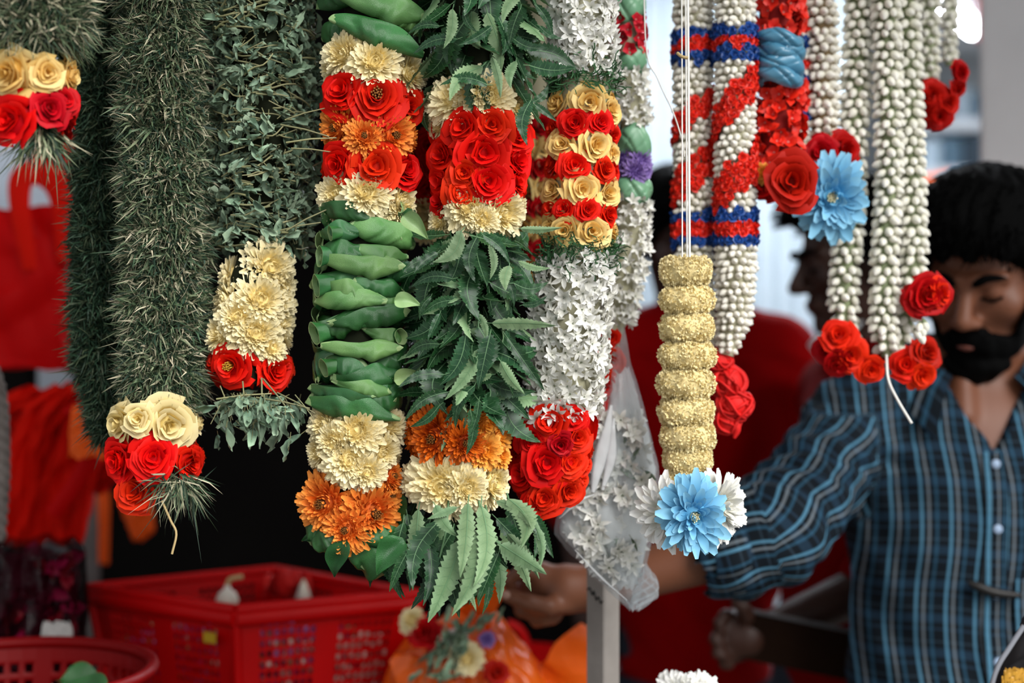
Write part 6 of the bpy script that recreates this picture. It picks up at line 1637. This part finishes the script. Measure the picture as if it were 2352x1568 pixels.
# red carrier bags hanging at the left
m_rbag = mat('red_shopping_bag', '#c00002', .6, var=.06, noise=5, namp=.1, spec=.1, transl=.15)
m_rbag2 = mat('bright_red_cloth_bag', '#d81202', .7, var=.06, noise=5, namp=.1, spec=.1, transl=.15)
m_osheet = mat('orange_plastic_sheet', '#ff6414', .5, var=.06, transl=.2, spec=.2)
E = empty('red_bag', tuple(P(80, 840, 2.35)), 'flat red shopping bag with a looped handle hanging at the left edge', 'bag')
obj('bag_body', sack([(480, -90, 168), (520, -95, 172), (700, -100, 170), (800, -100, 168), (845, -90, 160)], 2.35, .035, 4, .30, 2).mesh('bag_body', m_rbag), E)
obj('bag_side', sack([(330, 150, 205), (480, 140, 215), (700, 160, 225), (850, 150, 215)], 2.40, .03, 4, .2, 3).mesh('bag_side', m_rbag), E)
def strap2(parent, pts, w, m, name):
    c = spline([P(*q) for q in pts], 22); tn = np.gradient(c, axis=0); sd = np.cross(tn, (0, 1.0, 0)); sd /= np.linalg.norm(sd, axis=1, keepdims=True)
    ww = np.interp(np.linspace(0, 1, 22), np.linspace(0, 1, len(w)), w)[:, None]
    V = np.stack([c - sd * ww, c + np.array((0, -.008, 0)), c + sd * ww]); g = Geo(); g.add(V.reshape(-1, 3), gridq(2, 21)); g.add((V + np.array((0, .004, 0))).reshape(-1, 3), gridq(2, 21)[:, ::-1]); return obj(name, g.mesh(name, m), parent)
strap2(E, [(70, 620, 2.31), (45, 480, 2.30), (50, 410, 2.30), (95, 395, 2.30), (140, 450, 2.31), (150, 600, 2.32)], [.012, .016, .02, .022, .02, .014], m_rbag2, 'bag_handle')
strap2(E, [(80, 420, 2.33), (130, 360, 2.34), (190, 335, 2.36), (230, 310, 2.38)], [.03, .035, .03, .03], m_rbag, 'bag_strap')
E = empty('red_bag', tuple(P(100, 1250, 2.25)), 'bunch of bright red cloth bags fanning down from a knot above the pink package', 'bag')
for i, rows in enumerate(([(885, 120, 190), (940, 60, 150), (1050, 10, 95), (1250, -30, 70)], [(880, 150, 215), (930, 130, 235), (1060, 80, 225), (1150, 55, 205), (1250, 45, 185)], [(890, 60, 170), (920, -10, 140), (960, -60, 60), (1010, -100, 10)], [(900, 190, 260), (980, 200, 300), (1080, 190, 290), (1130, 180, 240)])):
    obj('bag_fold', sack(rows, 2.20 + .035 * i, .028, 6 + i, .55, i * 2.2).mesh('bag_fold', m_rbag2), E)
strap2(E, [(150, 950, 2.16), (200, 930, 2.16), (225, 980, 2.17), (190, 1080, 2.18), (120, 1180, 2.18)], [.008, .010, .010, .012, .012], m_rbag, 'bag_handle')
for (rows, d, lab) in (([(935, 165, 240), (985, 160, 262), (1048, 158, 252)], 2.14, 'orange plastic sheet behind the red cloth bags, beside the grass garland'), ([(1130, 268, 330), (1170, 278, 352), (1215, 296, 356), (1238, 305, 330)], 2.5, 'orange bag corner hanging below the grass garland roses'), ([(1090, 222, 250), (1200, 226, 252), (1292, 226, 250)], 2.6, 'narrow red-orange strip hanging beside the thin grey post')):
    p_ = P(rows[-1][1], rows[-1][0], d); eo = empty('orange_sheet', tuple(p_), lab, 'plastic sheet'); obj('sheet', sack(rows, d, .012, 4, .2, d).mesh('sheet', m_osheet), eo)
    q_ = P((rows[0][1] + rows[0][2]) / 2, rows[0][0] + 4, d); obj('sheet_cord', tube([q_, np.array((q_[0], q_[1], 2.778))], .0015, 5).mesh('sheet_cord', m_core), eo)
    
# knotted cord above the red bags so that they hang
for (x, y, d) in ((205, 320, 2.38), (175, 885, 2.22)):
    a = P(x, y, d); o = obj('hanging_cord', tube([a, np.array((a[0], a[1], 2.775))], .0025, 6).mesh('hanging_cord', m_core), label='thin dark cord holding up %s' % ('the flat red shopping bag' if y < 500 else 'the bunch of red cloth bags'), cat='cord')

# pink petals in crinkled film, lower left
E = empty('petal_package', (P(80, 1470, 2.0)[0], 2.0, .916), 'crinkled clear package of magenta petals behind the round basket', 'package')
m_film = plastic('crinkled_film', '#1c1014', .80, .12, .0)
obj('film', sack([(1240, 10, 160), (1262, -40, 185), (1330, -70, 192), (1420, -80, 190), (1500, -80, 185), (1732, -60, 180)], 2.0, .07, 11, .3, 3, 90).mesh('film', m_film), E)
m_mag = mat('magenta_petal_dark', '#74042c', .5, var=.35, spec=.12); m_mag2 = mat('maroon_petal', '#680214', .5, var=.35, spec=.12)
pet = [Template(oval_leaf_geo(900 + s, 1.0, .42), 'petal', [m_mag if s % 2 else m_mag2, m_mag2]) for s in range(6)]
for i in range(170):
    put(E, 'petal', pet[i % 6], frame_m(P(U(-55, 172), U(1275, 1500), 2.0 + U(-.055, .0)), jit((0, -1, .3), .9), 44 / F * 2, U(0, 6)))
obj('petal_heap', sack([(1270, -20, 165), (1330, -60, 178), (1728, -50, 170)], 2.0, .04, 5, .2, 6).mesh('petal_heap', m_mag), E)
obj('paper_slip', sack([(1432, 100, 160), (1450, 95, 168), (1475, 92, 166)], 1.925, .003, 2, .1, 1).mesh('paper_slip', mat('pale_paper', '#b8b4b0', .7, var=0)), E)
# twisted rope at the left edge
E = empty('twisted_rope', tuple(P(-4, 1240, 1.9)), 'thick grey twisted rope end at the left edge', 'rope')
m_ropeg = mat('grey_hemp_rope', '#6f6762', .8, var=0, noise=60, namp=.3)
for k in range(3):
    t = np.linspace(0, 1, 60); base = spline([P(-260, 700, 1.9), P(-90, 780, 1.9), P(-12, 870, 1.9), P(4, 1050, 1.9), P(-6, 1240, 1.9)], 60); an = t * 60 + k * 2.094
    obj('rope_strand', tube(base + np.c_[.006 * np.cos(an), .006 * np.sin(an), 0 * an], .0065, 7).mesh('rope_strand', m_ropeg), E)

# white bloom bunch at the bottom edge
c0 = P(1578, 1590, 1.62)
E = empty('white_flower_bunch', (c0[0], c0[1], 0), 'white flower head just showing at the bottom edge below the yellow rope', 'flower')
for (dx, dy, n_) in ((0, 0, (0, -.5, 1)), (-.018, .01, (-.6, -.6, .8)), (.018, .01, (.6, -.6, .8)), (0, .025, (0, .3, 1)), (-.012, -.015, (-.4, -1, .3)), (.014, -.014, (.4, -1, .3))):
    put(E, 'bloom', MUM['white'][0], frame_m(c0 + np.array((dx, dy, 0)), n_, .024, U(0, 6)))
for k in range(5): obj('stem', tube(spline([c0 + np.array((.008 * math.cos(k * 1.3), .008 * math.sin(k * 1.3), -.005)), np.array((c0[0] + .02 * math.cos(k * 1.3), c0[1] + .02 * math.sin(k * 1.3), .05))], 6), .003, 5).mesh('stem', m_hstem), E)
g = lathe([(.001, .0), (.07, .0), (.082, .42), (.085, .43), (.08, .43), (.068, .01)], 24)
for V in g.V: V += np.array((c0[0], c0[1], 0))
obj('bucket', g.mesh('bucket', mat('grey_bucket_plastic', '#55585c', .5, var=0)), E)

# dark handbag with gilt print, bottom right corner
m_bk = mat('black_bag_cloth', '#171416', .7, var=0, noise=30, namp=.3); m_pipe2 = mat('grey_bag_piping', '#8a8c94', .4, var=0); m_gilt = mat('gilt_print', '#b8862a', .4, var=0, noise=60, namp=.4)
E = empty('handbag', tuple(P(2345, 1700, 1.62)), 'black bag with grey piping and gold print in the bottom right corner', 'bag')
obj('bag_body', sack([(1440, 2350, 2420), (1490, 2318, 2440), (1540, 2288, 2455), (1640, 2262, 2470), (1760, 2265, 2460)], 1.62, .03, 4, .06, 1).mesh('bag_body', m_bk), E)
obj('bag_piping', tube(spline([P(2352, 1436, 1.60), P(2318, 1488, 1.60), P(2288, 1540, 1.60), P(2262, 1640, 1.60)], 14), .003, 7).mesh('bag_piping', m_pipe2), E)
obj('gold_print', sack([(1540, 2308, 2356), (1560, 2302, 2366), (1590, 2300, 2370)], 1.592, .003, 5, .2, 1).mesh('gold_print', m_gilt), E)
obj('bag_strap', tube(spline([P(2352, 1440, 1.62), P(2420, 1300, 1.60), P(2470, 900, 1.58)], 12), .006, 8).mesh('bag_strap', m_bk), E)
